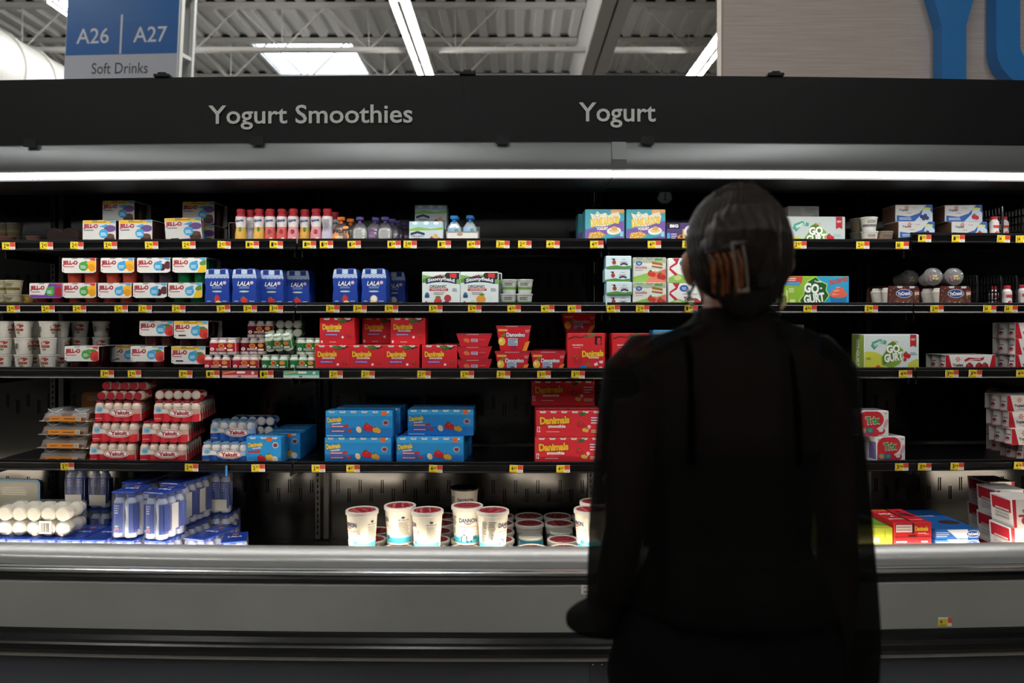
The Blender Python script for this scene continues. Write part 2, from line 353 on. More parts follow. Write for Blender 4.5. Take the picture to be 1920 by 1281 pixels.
def case(x0, x1, lab):
    t = empty('refrigerator_case', ((x0+x1)/2, 3.0, 0)); tag(t, lab, 'refrigerator case', 'open refrigerator cases'); ox = -(x0+x1)/2
    def part(name, prof, m, closed=False, smooth=False):
        mb = MB(); sweep(mb, prof, x0, x1, m, closed, .15, smooth); mb.v = [(x+ox, y-3.0, z) for x, y, z in mb.v]; return mb.obj(name, t)
    part('canopy_cover', [(2.955, 1.94), (2.945, 1.928), (2.93, 1.9235), (2.92, 1.924), (2.913, 1.927), (2.908, 1.932), (2.905, 1.939), (2.904, 1.948), (2.904, 1.965), (2.912, 2.026), (2.914, 2.03), (2.918, 2.032), (2.94, 2.032), (3.6, 2.032)], STEEL, smooth=True)
    part('canopy_soffit', [(2.957, 1.93), (2.96, 1.905), (3.27, 1.905), (3.275, 1.912), (3.275, 2.025), (YB, 2.025)], mt('#17171a', .45, name='soffit_black'))
    part('light_strip', [(2.914, 1.9225), (2.915, 1.915), (2.921, 1.9095), (2.934, 1.908), (2.947, 1.9095), (2.953, 1.914), (2.954, 1.9225)], LEDM, True)
    mb = MB(); sweep(mb, [(YB, .38), (YB, 2.025)], x0, x1, bk)
    for bx in BX:
        for k in range(24):
            xx = bx+.06+k*.05
            if x0 < xx < x1:
                for d in (0, .009):
                    for zz in (.56 if k % 2 else .6, .95 if k % 2 else .98, 1.28, 1.53, 1.85):
                        mb.box(xx+d, xx+d+.003, YB-.0015+bow(xx), YB+bow(xx), zz, zz+.06, SLOT)
    mb.v = [(x+ox, y-3, z) for x, y, z in mb.v]; mb.obj('back_panel', t)
    for bx in BX:
        if x0-.01 <= bx <= x1+.01:
            mb = MB()
            if bx > x0+.01: mb.box(bx-.03, bx-.008, YB-.03+bow(bx), YB+bow(bx), .4, 2.02, BLACK)
            if bx < x1-.01: mb.box(bx+.008, bx+.03, YB-.03+bow(bx), YB+bow(bx), .4, 2.02, BLACK)
            for k in range(60 if bx > x0+.01 else 0): mb.box(bx-.022, bx-.016, YB-.031+bow(bx), YB-.029+bow(bx), .42+k*.026, .434+k*.026, SLOT)
            mb.v = [(x+ox, y-3, z) for x, y, z in mb.v]; mb.obj('shelf_upright', t)
    part('bottom_deck', [(2.87, .36), (2.88, .395), (YB, .395), (YB, .36)], BLACK, True)
    part('front_ledge', [(2.868, .40), (2.868, .555), (2.866, .563), (2.86, .567), (2.852, .5685), (2.844, .567), (2.836, .563), (2.826, .557), (2.814, .549), (2.806, .542), (2.801, .5365), (2.7985, .532), (2.797, .526), (2.794, .508)], LEDGE, smooth=True)
    part('ledge_lamp', [(2.8695, .522), (2.8695, .55), (2.877, .545), (2.88, .526), (2.876, .522)], LEDGEM, True)
    part('bright_trim', [(2.766, .508), (2.76, .506), (2.758, .502), (2.76, .498), (2.766, .496), (2.766, .493), (2.762, .491), (2.766, .488), (2.79, .488), (2.79, .508)], CHROME, True)
    part('black_groove', [(2.79, .49), (2.775, .488), (2.77, .475), (2.772, .46), (2.79, .455)], RAIL)
    part('front_panel', [(2.79, .465), (2.78, .458), (2.776, .45), (2.776, .29), (2.8, .28)], PANEL)
    part('bumper', [(2.79, .29), (2.77, .288), (2.755, .278), (2.748, .262), (2.752, .25), (2.748, .243), (2.746, .225), (2.752, .21), (2.77, .205), (2.8, .205)], RAIL)
    part('kick_trim', [(2.8, .206), (2.79, .204), (2.79, .182), (2.83, .18)], mt('#bcbab1', .5, name='kick_trim_paint'))
    part('kick_plate', [(2.85, .18), (2.85, .005), (2.87, .005), (2.87, .18)], mt('#4b4d54', .5, name='kick_plate_paint'), True)
    return t
case(BX[0], BX[3]-.0015, 'open black refrigerator case with steel canopy under yogurt smoothies sign')
case(BX[3]+.0015, BX[5], 'open black refrigerator case with steel canopy behind the woman')
def case_extra(name, mb, lab, cat, **k):
    o = mb.obj(name, **k); return tag(o, lab, cat)
# joint cover plate on canopy
mb = MB(); xj = X(1161, 2.9); sweep(mb, [(2.909, 1.9265), (2.904, 1.931), (2.901, 1.944), (2.896, 1.965), (2.908, 2.031)], xj-.026, xj+.026, STEEL)
tag(mb.obj('canopy_joint_plate'), 'narrow steel cover plate over the canopy joint below the word Yogurt', 'cover plate')
# header signs
HS = [X(-270, 2.94), X(301, 2.94), X(871, 2.94), X(1446, 2.94), X(2015, 2.94)]
HB = mt('#131314', .5, spec=.2, name='header_black'); HT = mt('#dcddda', .5, name='header_lettering')
tape = mt('#101012', .6)
for i in range(4):
    a, c = HS[i]+.0002, HS[i+1]-.0002; cx = (a+c)/2
    t = empty('header_sign', (cx, 2.93, 2.04)); nm = ('blank black header sign at the left end of the canopy', 'black header sign reading Yogurt Smoothies', 'black header sign reading Yogurt', 'blank black header sign below the wood wall panel')[i]
    tag(t, nm, 'sign', 'black header signs on the canopy')
    mb = MB(); sweep(mb, [(2.93, 2.034), (2.928, 2.28), (2.936, 2.28), (2.938, 2.034)], a, c, HB, True)
    mb.v = [(x-cx, y-2.93, z-2.04) for x, y, z in mb.v]; mb.obj('panel_board', t)
    if i in (1, 2):
        s_, p0, p1, y0, y1 = ('Yogurt Smoothies', 392, 774, 197, 243) if i == 1 else ('Yogurt', 1085, 1229, 193, 240)
        xa, xb = X(p0, 2.93), X(p1, 2.93); Yd = 2.93+bow((xa+xb)/2); mb = MB()
        mb.text(s_, 0, 0, xb-xa, (y1-y0)*Yd/F, HT, bold=.012)
        o = mb.obj('lettering', t, loc=((xa+xb)/2-cx, -.003+bow((xa+xb)/2)*1.0-.002, CZ+(HOR-(y0+y1)/2)*Yd/F-2.04))
        o.rotation_euler = (0, 0, .0335*(xa+xb)/2)
    for p in ([57], [482], [942, 1214], [])[i]:
        xx = X(p, 2.9); mb = MB().box(-.024, .024, -.034, -.03, -.018, .012, tape); mb.obj('tape_tab', t, loc=(xx-cx, bow(xx), -.002), rot=(0, R(4), 0))
    if i: 
        xx = HS[i]; mb = MB().rbox(-.03, .03, -.012, .02, .2405, .252, tape).box(-.014, .014, -.01, .016, .252, .258, tape)
        mb.obj('joint_clip', t, loc=(xx-cx+.012, bow(xx), .0))
# thermometer under the soffit
t = empty('dial_thermometer', (X(1246, 3.3), 3.303+bow(.63), CZ+(HOR-369)*3.3/F)); tag(t, 'small round dial thermometer hanging above the teal cookie boxes', 'thermometer')
MB().lathe([(.03, 0), (.031, -.01), (.027, -.014)], 28, mt('#9fa0a0', .25, .8), axis='y').obj('case_ring', t)
mb = MB().lathe([(.0265, -.0145), (.0265, -.0155)], 28, mt('#a9aaa6', .4), axis='y')
mb.y0 = .0156
for k in range(12):
    a = k*pi/6; mb.poly([(sin(a)*.019+cos(a)*.001, cos(a)*.019-sin(a)*.001), (sin(a)*.024+cos(a)*.001, cos(a)*.024-sin(a)*.001), (sin(a)*.024-cos(a)*.001, cos(a)*.024+sin(a)*.001), (sin(a)*.019-cos(a)*.001, cos(a)*.019+sin(a)*.001)], '#222222')
mb.rect(-.0016, .0016, -.012, .015, '#151515').rect(-.006, .006, -.014, -.011, '#151515'); mb.obj('dial_face', t)
MB().box(-.012, .012, -.02, .01, .0315, .036, BLACK).obj('mount_bracket', t)
# shelves
SH = {1: (3.14, 1.702), 2: (3.12, 1.449), 3: (3.10, 1.193), 4: (3.08, .831)}
SHN = {1: 'top shelf', 2: 'second shelf', 3: 'third shelf', 4: 'lowest shelf', 0: 'case floor'}
LIPS = {1: .022, 2: .022, 3: .018, 4: .012}
BAYN = ['outer left bay', 'left bay', 'middle bay', 'bay behind the woman', 'right end bay']
def zlip(s, x): return SH[s][1] + (.028 if s == 1 and x > BX[4] else 0)
def zdeck(s, x): return zlip(s, x) - LIPS[s]
def shelf(s, i):
    LIP = LIPS[s]; Y, z = SH[s]; x0, x1 = BX[i]+.003, BX[i+1]-.003; z = zlip(s, (x0+x1)/2); cx = (x0+x1)/2
    t = empty('refrigerator_shelf', (cx, Y, z)); tag(t, 'black metal %s of the %s with price rail' % (SHN[s], BAYN[i]), 'shelf', 'black refrigerator shelves')
    def sw(name, prof, m, a=x0, b=x1, closed=True):
        mb = MB(); sweep(mb, prof, a, b, m, closed); mb.v = [(x-cx, y-Y, q-z) for x, y, q in mb.v]; return mb.obj(name, t)
    sw('deck', [(Y+.004, z-LIP-.012), (Y+.004, z-LIP), (YB-.045, z-LIP), (YB-.045, z-LIP-.012)], BLACK)
    sw('price_rail', [(Y+.006, z-.009), (Y-.003, z-.009), (Y-.008, z-.011), (Y-.009, z-.0125), (Y-.005, z-.0145), (Y-.003, z-.034), (Y-.007, z-.036), (Y-.009, z-.039), (Y-.007, z-.042), (Y, z-.044), (Y+.006, z-.04)], RAIL)
    sw('shelf_lip', [(Y+.006, z-.009), (Y+.004, z), (Y, z), (Y-.003, z-.004), (Y-.003, z-.009)], MATTE)
    for xx in (x0+.012, x1-.012):
        mb = MB().box(-.003, .003, (.02), YB-Y-.045, -LIP-.05, -LIP-.012, BLACK); mb.obj('bracket', t, loc=(xx-cx, bow(xx), 0))
for s in SH:
    for i in range(1, 5): shelf(s, i)
# loose cable sagging under the kick trim
def cable(pts, lab):
    P = []
    for k in range(25):
        u = k/24; x = pts[0]+(pts[1]-pts[0])*u; P.append((x, 2.842+bow(x), pts[2]-pts[3]*4*u*(1-u)))
    tag(MB().tube(P, .0022, mt('#5d5848', .5), 6).obj('sagging_cable'), lab, 'cable')
cable((X(268, 2.84), X(560, 2.84), .178, .014), 'thin cable sagging below the kick trim, nearer the left end')
cable((X(680, 2.84), X(1000, 2.84), .176, .013), 'thin cable sagging below the kick trim, nearer the woman')
xx = X(1120, 2.84); tag(MB().box(-.026, .026, 0, .006, .01, .165, mt('#3a3c40', .45)).lathe([(.003, 0), (.003, -.003)], 8, CHROME, cx=-.016, z0=.15, axis='y').lathe([(.003, 0), (.003, -.003)], 8, CHROME, cx=.016, z0=.15, axis='y').obj('kick_joint_plate', loc=(xx, 2.842+bow(xx), 0)), 'dark riveted plate covering the kick plate joint', 'cover plate')
# ================================================================ the goods: one builder per kind, cached meshes, copied per instance
class Pt:
    def __init__(s, name, mb, loc=(0, 0, 0), rot=None, subs=(), label=None):
        s.name, s.me, s.loc, s.rot, s.subs, s.label = name, (mb.mesh(name) if isinstance(mb, MB) else mb), loc, rot, subs, label
_K, REG = {}, []
def kind(fn):
    def g(*a):
        k = (fn.__name__, a)
        if k not in _K: _K[k] = fn(*a)
        return _K[k]
    return g
def spawn(kd, x, y, z, desc, s, rz=0, rot=None, grp=None, level=None, own=None):
    """kd = (name, category, parts); one part alone becomes a single mesh object"""
    name, cat, parts = kd; r = rot or (0, 0, rz)
    def put(p, par):
        o = bpy.data.objects.new(p.name, p.me); COL.objects.link(o); o.parent = par; o.location = p.loc
        if p.rot: o.rotation_euler = p.rot
        if p.label: o['label'] = p.label
        for q in p.subs: put(q, o)
    if len(parts) == 1 and not parts[0].subs:
        o = bpy.data.objects.new(name, parts[0].me); COL.objects.link(o); o.location = (x, y, z); o.rotation_euler = r
    else:
        o = empty(name, (x, y, z), r)
        for p in parts: put(p, o)
    o['category'] = cat
    REG.append([o, desc, s, grp, x, y, z, own]); return o
def put(kd, px, s, back, desc, n=0, h=.1, rz=0, grp=None, dz=0, rot=None, own=None):
    """stand a thing on shelf s: photo column px of its middle, set back from the shelf edge, n things of height h beneath it"""
    m_ = min((p.loc[1]+v.co.y*cos(rz)+v.co.x*sin(rz) for p in kd[2] for v in p.me.vertices)) if not rot else None
    if not rot: back = max(back, .008-m_)
    Y = SH[s][0]+back; x = X(px, Y); z = zdeck(s, x)+n*h+dz+.0005; q = slope(x)
    return spawn(kd, x, Y+bow(x), z, desc, s, rz+q, (rot[0], rot[1], rot[2]+q) if rot else None, grp, own=own)
LAV = '#7c5aa8'
def berries(mb, x, z, r, c1='#c3202c', leaf='#3d7a32'):
    mb.ell(x, z, r, r*.95, c1, 12).ell(x+r*.9, z-r*.35, r*.8, r*.8, c1, 12).ell(x-.1*r, z+r*.9, r*.5, r*.25, leaf, 8, .5).ell(x+.3*r, z+.3*r, r*.2, r*.15, '#e8727a', 6)
# ---- four gelatin cups under a printed card sleeve
@kind
def gelatin(circ, fruit, cup, style):
    W, H, D = .0685, .1, .138
    side = '#2b1d18' if style == 'pudding' else '#6a4a3a'
    card = mt('#cfcec9' if style == 'pudding' else WHT, .42); mb = MB()
    z0 = .004 if style == 'pudding' else (.03 if style == 'yellow' else .04)
    Q = [(-W+.003, H), (W-.003, H), (W, H-.004), (W, z0+.006), (W-.012, z0), (-W+.012, z0), (-W, z0+.006), (-W, H-.004)]
    mb.prism_y(Q, 0, .0012, card).prism_y(Q, D-.0012, D, card).box(-W+.001, W-.001, .0012, D-.0012, H-.0015, H, card)
    c = (-W+.001, W-.001, z0+.001, H-.001)
    if style in ('yellow', 'pudding'): mb.rect(-W+.002, W-.002, H-.014, H-.001, '#e7b927').lines(-.03, .03, H-.011, H-.004, 1, '#8a6a20')
    zt = H-.022 if style in ('yellow', 'pudding') else H-.017
    if style == 'pudding': mb.poly([(-W, z0), (W, z0), (W, z0+.016), (-W, z0+.008)], LAV, c)
    if style == 'purple': mb.poly([(W, H), (W*.2, H), (-W*.1, z0+.012), (-W, z0+.014), (-W, z0), (W, z0)], '#6b3f97', c)
    if fruit == 'choc': mb.ell(.043, z0+.02, .022, .018, '#3b241b', clip=c).ell(.043, z0+.033, .02, .009, '#5d3c2e', clip=c).ell(.045, z0+.062, .025, .014, '#6a4a86', clip=c)
    elif fruit == 'cherry': mb.ell(.036, z0+.022, .014, .014, '#43222c', clip=c).ell(.058, z0+.03, .014, .016, '#5a2733', clip=c).ell(.032, z0+.027, .004, .005, '#c79aa2', clip=c)
    elif fruit == 'lemon': mb.poly([(.03, z0), (W, z0), (W, H-.014), (.052, H-.02)], '#e8c32d', c).ell(.06, H-.02, .02, .01, '#5a8a3a', 12, .3, c)
    elif fruit == 'orange': mb.ell(.052, z0+.028, .023, .022, '#f0b32a', clip=c).ell(.05, z0+.022, .016, .014, '#e39a1c', clip=c).ell(.034, z0+.01, .01, .006, '#f6e3b0', clip=c)
    elif fruit == 'berry': mb.ell(.052, z0+.022, .02, .022, '#cf3b35', clip=c).ell(.045, z0+.042, .014, .006, '#4f7d36', clip=c).ell(.06, z0+.012, .012, .012, '#b02a2a', clip=c)
    else: mb.ell(.054, z0+.024, .018, .02, '#a31f35', clip=c)
    mb.ell(.018, (z0+zt)/2+.005, .0185, .0185, circ, 22, clip=c).poly([(.0, zt-.004), (.03, zt+.006), (.036, zt), (.02, zt-.008)], circ, c)
    mb.lines(.006, .03, (z0+zt)/2-.004, (z0+zt)/2+.01, 3, '#d9ecf4')
    mb.poly([(W-.03, H-.001), (W-.003, H-.001), (W-.003, H-.012), (W-.02, H-.009)], '#d2303a' if circ == '#4d9a3f' else '#4fa6d6', c)
    mb.text('JELL-O', -.035, zt-.004, .06, .021, '#a81c28', bold=.06)
    mb.lines(-.062, -.018, zt-.021, zt-.015, 1, '#b3242f' if style != 'pudding' else '#3a2a55').ell(-.062, z0+.012, .002, .0025, '#b06a60', 8)
    if style in ('yellow', 'pudding'): mb.rect(-.05, -.02, z0+.01, z0+.015, '#151515')
    mb.poly([(-.03, H-.0005), (-.005, H-.0005), (-.008, H-.004), (-.027, H-.004)], '#8a8782').poly([(.018, H-.0005), (.043, H-.0005), (.04, H-.004), (.021, H-.004)], '#8a8782')
    cm = mt(cup, .15, spec=.6, name='gelatin_cup', trans=.35) if style != 'pudding' else mt(cup, .3)
    cu = MB().lathe([(.0255, 0), (.026, .002), (.0325, .09), (.0335, .0915), (.0335, .094)], 18, cm).mesh('cup')
    return 'gelatin_pack', 'gelatin pack', [Pt('card_sleeve', mb)] + [Pt('cup', cu, (x, y, .0)) for x in (-.0335, .0335) for y in (.035, .103)]
# ---- blue drinkable yogurt pack: waisted shrink card over little bottles
@kind
def lala(fruit):
    H = .132; hw = [(0, .047), (.02, .0495), (.045, .0485), (.065, .046), (.09, .0485), (.108, .048), (H-.004, .0435), (H, .041)]
    Q = [(a, z) for z, a in hw] + [(-a, z) for z, a in hw[::-1]]
    mb = MB().prism_y(Q, 0, .09, mt('#23429b', .35)); c = (-.05, .05, 0, .112)
    T = [(.0482, .1), (.0481, .108), (.0436, H-.004), (.041, H-.0005)]
    mb.poly(T + [(-a, z) for a, z in T[::-1]], '#c3d3e6')
    for k in range(3):
        zz = .1005+k*.0065; P = []
        for i in range(13): P.append((-.0465+i*.00775*(1-.0), zz+(.004 if i % 2 else 0)))
        mb.poly(P+[(x, z-.0032) for x, z in P[::-1]], '#23429b' if k == 0 else '#8fa9d0')
    for x in (-.023, .023): mb.rect(x-.0115, x+.0115, H-.017, H-.001, '#1d3380')
    mb.outlined('LALA', -.003, .083, .05, .015, '#f2f2f4', '#101b45', bold=.03, fat=.12, shear=.25).ell(.03, .086, .007, .006, '#e6b7c4', 10)
    mb.lines(-.02, .02, .066, .074, 2, '#9fb3dc', .1).ell(0, .056, .02, .003, '#bcd6c2', 14)
    if fruit == 'coconut': mb.ell(0, .028, .016, .016, '#b79b63').ell(0, .031, .012, .011, '#f3f0e4').ell(-.005, .018, .01, .007, '#e8cf7b')
    elif fruit == 'strawban': mb.ell(0, .03, .011, .014, '#c8372f').ell(.005, .018, .012, .007, '#edd58a')
    else: berries(mb, -.004, .028, .011, '#d23a3a')
    mb.lines(-.04, -.02, .02, .026, 1, '#b9c8ea').lines(.02, .042, .02, .026, 1, '#b9c8ea').lines(-.018, .018, .004, .009, 1, '#dfe6f4', .1)
    mb.v = [(x, y, z*1.16) for x, y, z in mb.v]
    cap = MB().lathe([(.0145, 0), (.015, .002), (.015, .006), (.014, .0075)], 18, mt('#1d3a92', .35)).mesh('cap')
    return 'yogurt_drink_pack', 'yogurt drink pack', [Pt('printed_wrap', mb)] + [Pt('cap', cap, (x, y, H*1.16-.004)) for x in (-.022, .022) for y in (.023, .067)]
# ---- cartons
def base(w, h, d, m, seam=True, sidecol=None):
    mb = MB().rbox(-w/2, w/2, 0, d, 0, h, mt(m, .42))
    if sidecol:
        mb.box(-w/2-.0003, -w/2, .002, d-.002, .002, h-.002, sidecol).box(w/2, w/2+.0003, .002, d-.002, .002, h-.002, sidecol)
    if seam: mb.box(-w/2+.003, w/2-.003, d*.5-.0006, d*.5+.0006, h, h+.0004, '#555048')
    return mb
def carton(name, cat, mb): return name, cat, [Pt(name, mb)]
def caprow(mb, w, h, n, m='#dfe0de'):
    for k in range(n):
        x = -w/2+w*(k+.5)/n; mb.poly([(x-.012, h-.0006), (x+.012, h-.0006), (x+.0095, h-.008), (x-.0095, h-.008)], m).ell(x, h-.0025, .009, .002, '#b9babb', 10)
@kind
def dan6():
    w, h, d = .138, .106, .09; mb = base(w, h, d, '#d52933'); c = (-w/2+.001, w/2-.001, .001, h-.001)
    caprow(mb, w*.9, h, 3); mb.ell(.024, h-.012, .015, .008, '#35632f', 10, .2, c).ell(.012, h-.008, .012, .005, '#4a7a38', 10, -.4, c)
    mb.poly([(.036, h-.012), (.062, h-.004), (.062, h-.008), (.04, h-.018)], '#4a1d18', c)
    mb.outlined('Danimals', -.02, .071, .076, .023, '#f0c033', '#8f1118', bold=.05, fat=.085, rot=.03).text('smoothie', -.014, .056, .05, .009, '#f6efe6', bold=.03)
    mb.poly([(-.05, .046), (.006, .044), (.006, .034), (-.048, .036)], '#7a3f97').text('strawberry', -.022, .04, .046, .006, '#f5e9f2', bold=.02)
    berries(mb, .046, .035, .009); mb.ell(.022, .03, .005, .005, '#f3e6e0', 10).lines(-.03, .0, .008, .014, 1, '#ead4cf').ell(-.06, .012, .004, .006, '#f3ece8', 10)
    return carton('smoothie_carton', 'smoothie carton', mb)
@kind
def dan12(col):
    w, h, d = (.26, .103, .09); mb = base(w, h, d, {'red': '#d62f3a', 'blue': '#2a8fd6'}[col]); c = (-w/2+.001, w/2-.001, .001, h-.001)
    if col == 'blue':
        mb.rect(-w/2+.001, w/2-.001, .001, h*.36, mt('#1f76c4', .42)).rect(-w/2+.001, w/2-.001, h*.8, h-.001, mt('#38a3e2', .42)); caprow(mb, w*.98, h, 6)
        mb.rect(.088, .108, h-.018, h-.0005, '#e3692f'); z = h-.036
        mb.outlined('Danimals', -.096, z+.002, .056, .02, '#f3cf3f', '#0e4a84', bold=.045, fat=.085, rot=.1).text('smoothie', -.088, z-.013, .035, .007, '#f4f4f0', bold=.03, rot=.1)
        for k in (0, 1): mb.rect(-.11, -.05, .038-k*.018, .047-k*.018, '#b2304a' if k == 0 else '#7d3a78').lines(-.106, -.056, .039-k*.018, .046-k*.018, 1, '#f0d6da', .1).ell(-.048+.012*k, .044-.018*k, .008, .007, '#c0333a', 12)
        mb.ell(.104, h-.046, .014, .012, '#a9b3bd', 6).ell(.104, h-.046, .01, .008, '#7b3743', 6).lines(-.125, -.05, .004, .01, 1, '#bcd8ee')
        berries(mb, .03, .04, .015); berries(mb, .065, .03, .012, '#d7a23a'); mb.ell(0, .03, .01, .013, '#ead9a8', 14, .5)
    else:
        caprow(mb, w*.96, h, 6); mb.ell(.05, h-.012, .014, .007, '#35632f', 10, .2, c)
        mb.outlined('Danimals', -.058, .067, .116, .03, '#efbb33', '#7d0f17', bold=.055, fat=.09, rot=.04).text('smoothie', -.05, .044, .068, .013, '#f6efe6', bold=.04)
        mb.lines(-.09, -.02, .02, .025, 1, '#e8c8c4'); berries(mb, .04, .05, .013); berries(mb, .058, .03, .009, '#e0b94a'); mb.ell(.076, .042, .007, .007, '#f2c9cb', 12).poly([(.066, .024), (.07, .028), (.079, .036), (.076, .038)], '#f2c9cb')
        mb.rect(.082, .124, .066, .082, '#9c2b52').lines(.083, .123, .052, .082, 3, '#f1dfe2').lines(.084, .122, .018, .032, 2, '#d6d7b6', .1)
        mb.text('12', -.12, .032, .012, .022, '#f3ece8', bold=.03)
    return carton('smoothie_carton', 'smoothie carton', mb)
@kind
def blue6():
    w, h, d = .137, .104, .09; mb = base(w, h, d, '#2a96dc'); caprow(mb, w*.92, h, 3); mb.rect(.012, .034, h-.017, h-.0005, '#e3692f')
    mb.outlined('Danimals', -.032, h-.03, .056, .018, '#f3cf3f', '#0e4a84', bold=.045, fat=.085, rot=.1).text('smoothie', -.026, h-.043, .034, .006, '#f4f4f0', bold=.03, rot=.1)
    mb.rect(-.062, -.022, .042, .05, '#b2304a').ell(-.02, .047, .007, .007, '#c0333a', 12).ell(.047, h-.032, .013, .013, '#b9c2cc', 8).ell(.047, h-.032, .009, .008, '#7b3743', 8)
    berries(mb, -.012, .022, .013); berries(mb, .022, .025, .014, '#e0b23f'); mb.ell(.046, .016, .012, .012, '#e8e4da').lines(-.062, -.03, .004, .014, 2, '#cfe2f2')
    return carton('smoothie_carton', 'smoothie carton', mb)
@kind
def danonino(art):
    w, h, d = .14, {'tall': .1, 'plain': .05}.get(art, .082), .1; mb = MB()
    Q = [(-w/2, h), (w/2, h), (w/2-.004, h-.012), (w/2-.018, .0), (-w/2+.018, .0), (-w/2+.004, h-.012)]
    red = mt('#c8222f', .4)
    mb.prism_y(Q, 0, .0015, red).prism_y(Q, d-.0015, d, red).box(-w/2+.018, w/2-.018, .001, d-.001, 0, .0015, red).box(-w/2+.001, w/2-.001, .001, d-.001, h-.0015, h, red)
    dk = mt('#7d0f1b', .5)
    for sx in (-1, 1): mb.add([(sx*(w/2-.03), .002, .002), (sx*(w/2-.012), .002, h-.002), (sx*(w/2-.012), d-.002, h-.002), (sx*(w/2-.03), d-.002, .002)], [(0, 1, 2, 3)], dk)
    mb.rect(-w/2+.002, w/2-.002, h-.006, h-.001, '#8e2a35').lines(-.03, .03, h-.006, h-.001, 1, '#d8a9ad')
    if art == 'plain':
        berries(mb, -.032, h*.5, .009, '#e06a4a'); mb.rect(-.012, .014, h*.35, h*.6, '#9fb7cf').lines(-.01, .012, h*.38, h*.58, 3, '#c43048').lines(.02, .055, h*.5, h*.56, 1, '#d98a90')
    else:
        mb.rect(-.06, -.024, h-.022, h-.014, '#e0b04a').outlined('Danonino', .008, h-.036, .072, .016, '#f6f4f2', '#283a78', bold=.03, fat=.11)
        mb.ell(-.046, h*.38, .014, .016, '#e8c24a').ell(-.05, h*.42, .005, .006, '#f4e2a0', 10).ell(-.04, h*.62, .01, .004, '#5a8a3a', 10, .4).rect(-.022, .016, h*.22, h*.5, '#b9c9cf').lines(-.02, .014, h*.24, h*.48, 3, '#4a6ca0').rect(.016, .02, h*.34, h*.48, '#2c5a3a')
        mb.lines(.046, .064, h-.028, h-.016, 2, '#e8b9bd').poly([(.034, .001), (w/2-.019, .001), (w/2-.006, h*.4), (.046, h*.34)], '#e58a2b').ell(.0, .012, .012, .01, '#a81d4f')
    return 'yogurt_tray', 'yogurt tray', [Pt('yogurt_tray', mb)]
@kind
def pouchbox():
    w, h, d = .146, .152, .1; mb = base(w, h, d, '#d42a34'); c = (-w/2+.001, w/2-.001, .001, h-.001)
    mb.poly([(-.07, .128), (-.045, .136), (-.015, .134), (.005, .146), (.004, .149), (-.016, .138), (-.046, .141), (-.07, .134)], '#4b2b1c').ell(.022, .144, .013, .006, '#4a7a38', 10, .3, c).ell(-.0, .141, .009, .005, '#3d6a30', 10, -.5, c)
    mb.rect(.034, .06, .108, .141, '#2a0d12').ell(.05, .118, .008, .01, '#c33a34').rect(.044, .056, .126, .134, '#d8402f')
    mb.text('strawberry', -.033, .106, .042, .009, '#f3e8e4', bold=.03).lines(-.05, -.02, .094, .099, 1, '#e6b5b2')
    mb.outlined('Danimals', .026, .073, .084, .026, '#f0c033', '#8f1118', bold=.05, fat=.085, rot=.05).text('smoothies', .03, .058, .04, .008, '#f6efe6', bold=.03)
    berries(mb, -.04, .05, .015); berries(mb, .005, .03, .011, '#b8452b'); mb.poly([(.03, .033), (.044, .04), (.046, .028), (.034, .024)], '#efe3dd').poly([(.05, .044), (.066, .046), (.064, .034), (.052, .036)], '#efe3dd').ell(-.012, .018, .014, .01, '#2f6fb5').ell(.057, .012, .01, .01, '#f1ece6')
    return carton('pouch_carton', 'yogurt carton', mb)
@kind
def dunk():
    w, h, d = .156, .138, .1; mb = base(w, h, d, '#4ea9b8'); c = (-w/2+.001, w/2-.001, .001, h-.001)
    mb.poly([(-w/2, 0), (w/2, 0), (w/2, .094), (.02, .074), (-w/2, .058)], LAV, c).poly([(.022, h), (w/2, h), (w/2, h-.014), (.03, h-.018)], '#e2a860', c).ell(.04, .126, .018, .008, '#e9bd86', clip=c)
    P = [(-.052, .104), (-.058, .122), (-.04, .116), (-.03, .13), (-.016, .118), (.004, .124), (.012, .112), (.03, .122), (.054, .126), (.062, .11), (.056, .088), (.0, .07), (-.054, .07)]
    mb.poly(P, '#f0ead2').ell(-.03, .114, .011, .009, '#9fc9a0', 14).ell(-.03, .114, .0085, .0065, '#eef2e4', 14)
    k = 0
    for i, ch in enumerate('DUNKAROOS'): mb.outlined(ch, -.05+i*.0125, .083+.0015*i+(.002 if i % 2 else -.001), .0125, .027 if i else .031, '#f6d655', '#b8801c', bold=.05, fat=.075, rot=(-.08 if i % 2 else .06))
    mb.outlined('YOGURT', -.01, .061, .046, .012, '#f5f0ea', '#5a3a86', bold=.05, fat=.14, rot=.05)
    mb.poly([(-.066, .008), (-.02, .012), (.062, .034), (.068, .05), (.05, .056), (.0, .036), (-.066, .018)], '#35a5b8').ell(.036, .052, .028, .015, '#f2ead9', 22, .1).ell(.036, .054, .02, .009, '#e2c690', 16).ell(.038, .062, .012, .009, '#d8a960', 12)
    mb.poly([(-.066, .02), (-.06, .044), (-.02, .05), (.004, .036), (-.02, .024)], '#e0b65e')
    for x, z in ((-.052, .032), (-.036, .04), (-.02, .038), (-.03, .028), (-.008, .036)): mb.ell(x, z, .009, .008, '#cf9a3f', 10).ell(x-.002, z+.002, .004, .003, '#ecd08a', 8)
    mb.rect(.06, .073, .03, .05, '#8fd0dc').lines(.03, .072, .006, .013, 1, '#d9c7ea')
    return carton('cookie_yogurt_carton', 'yogurt carton', mb)
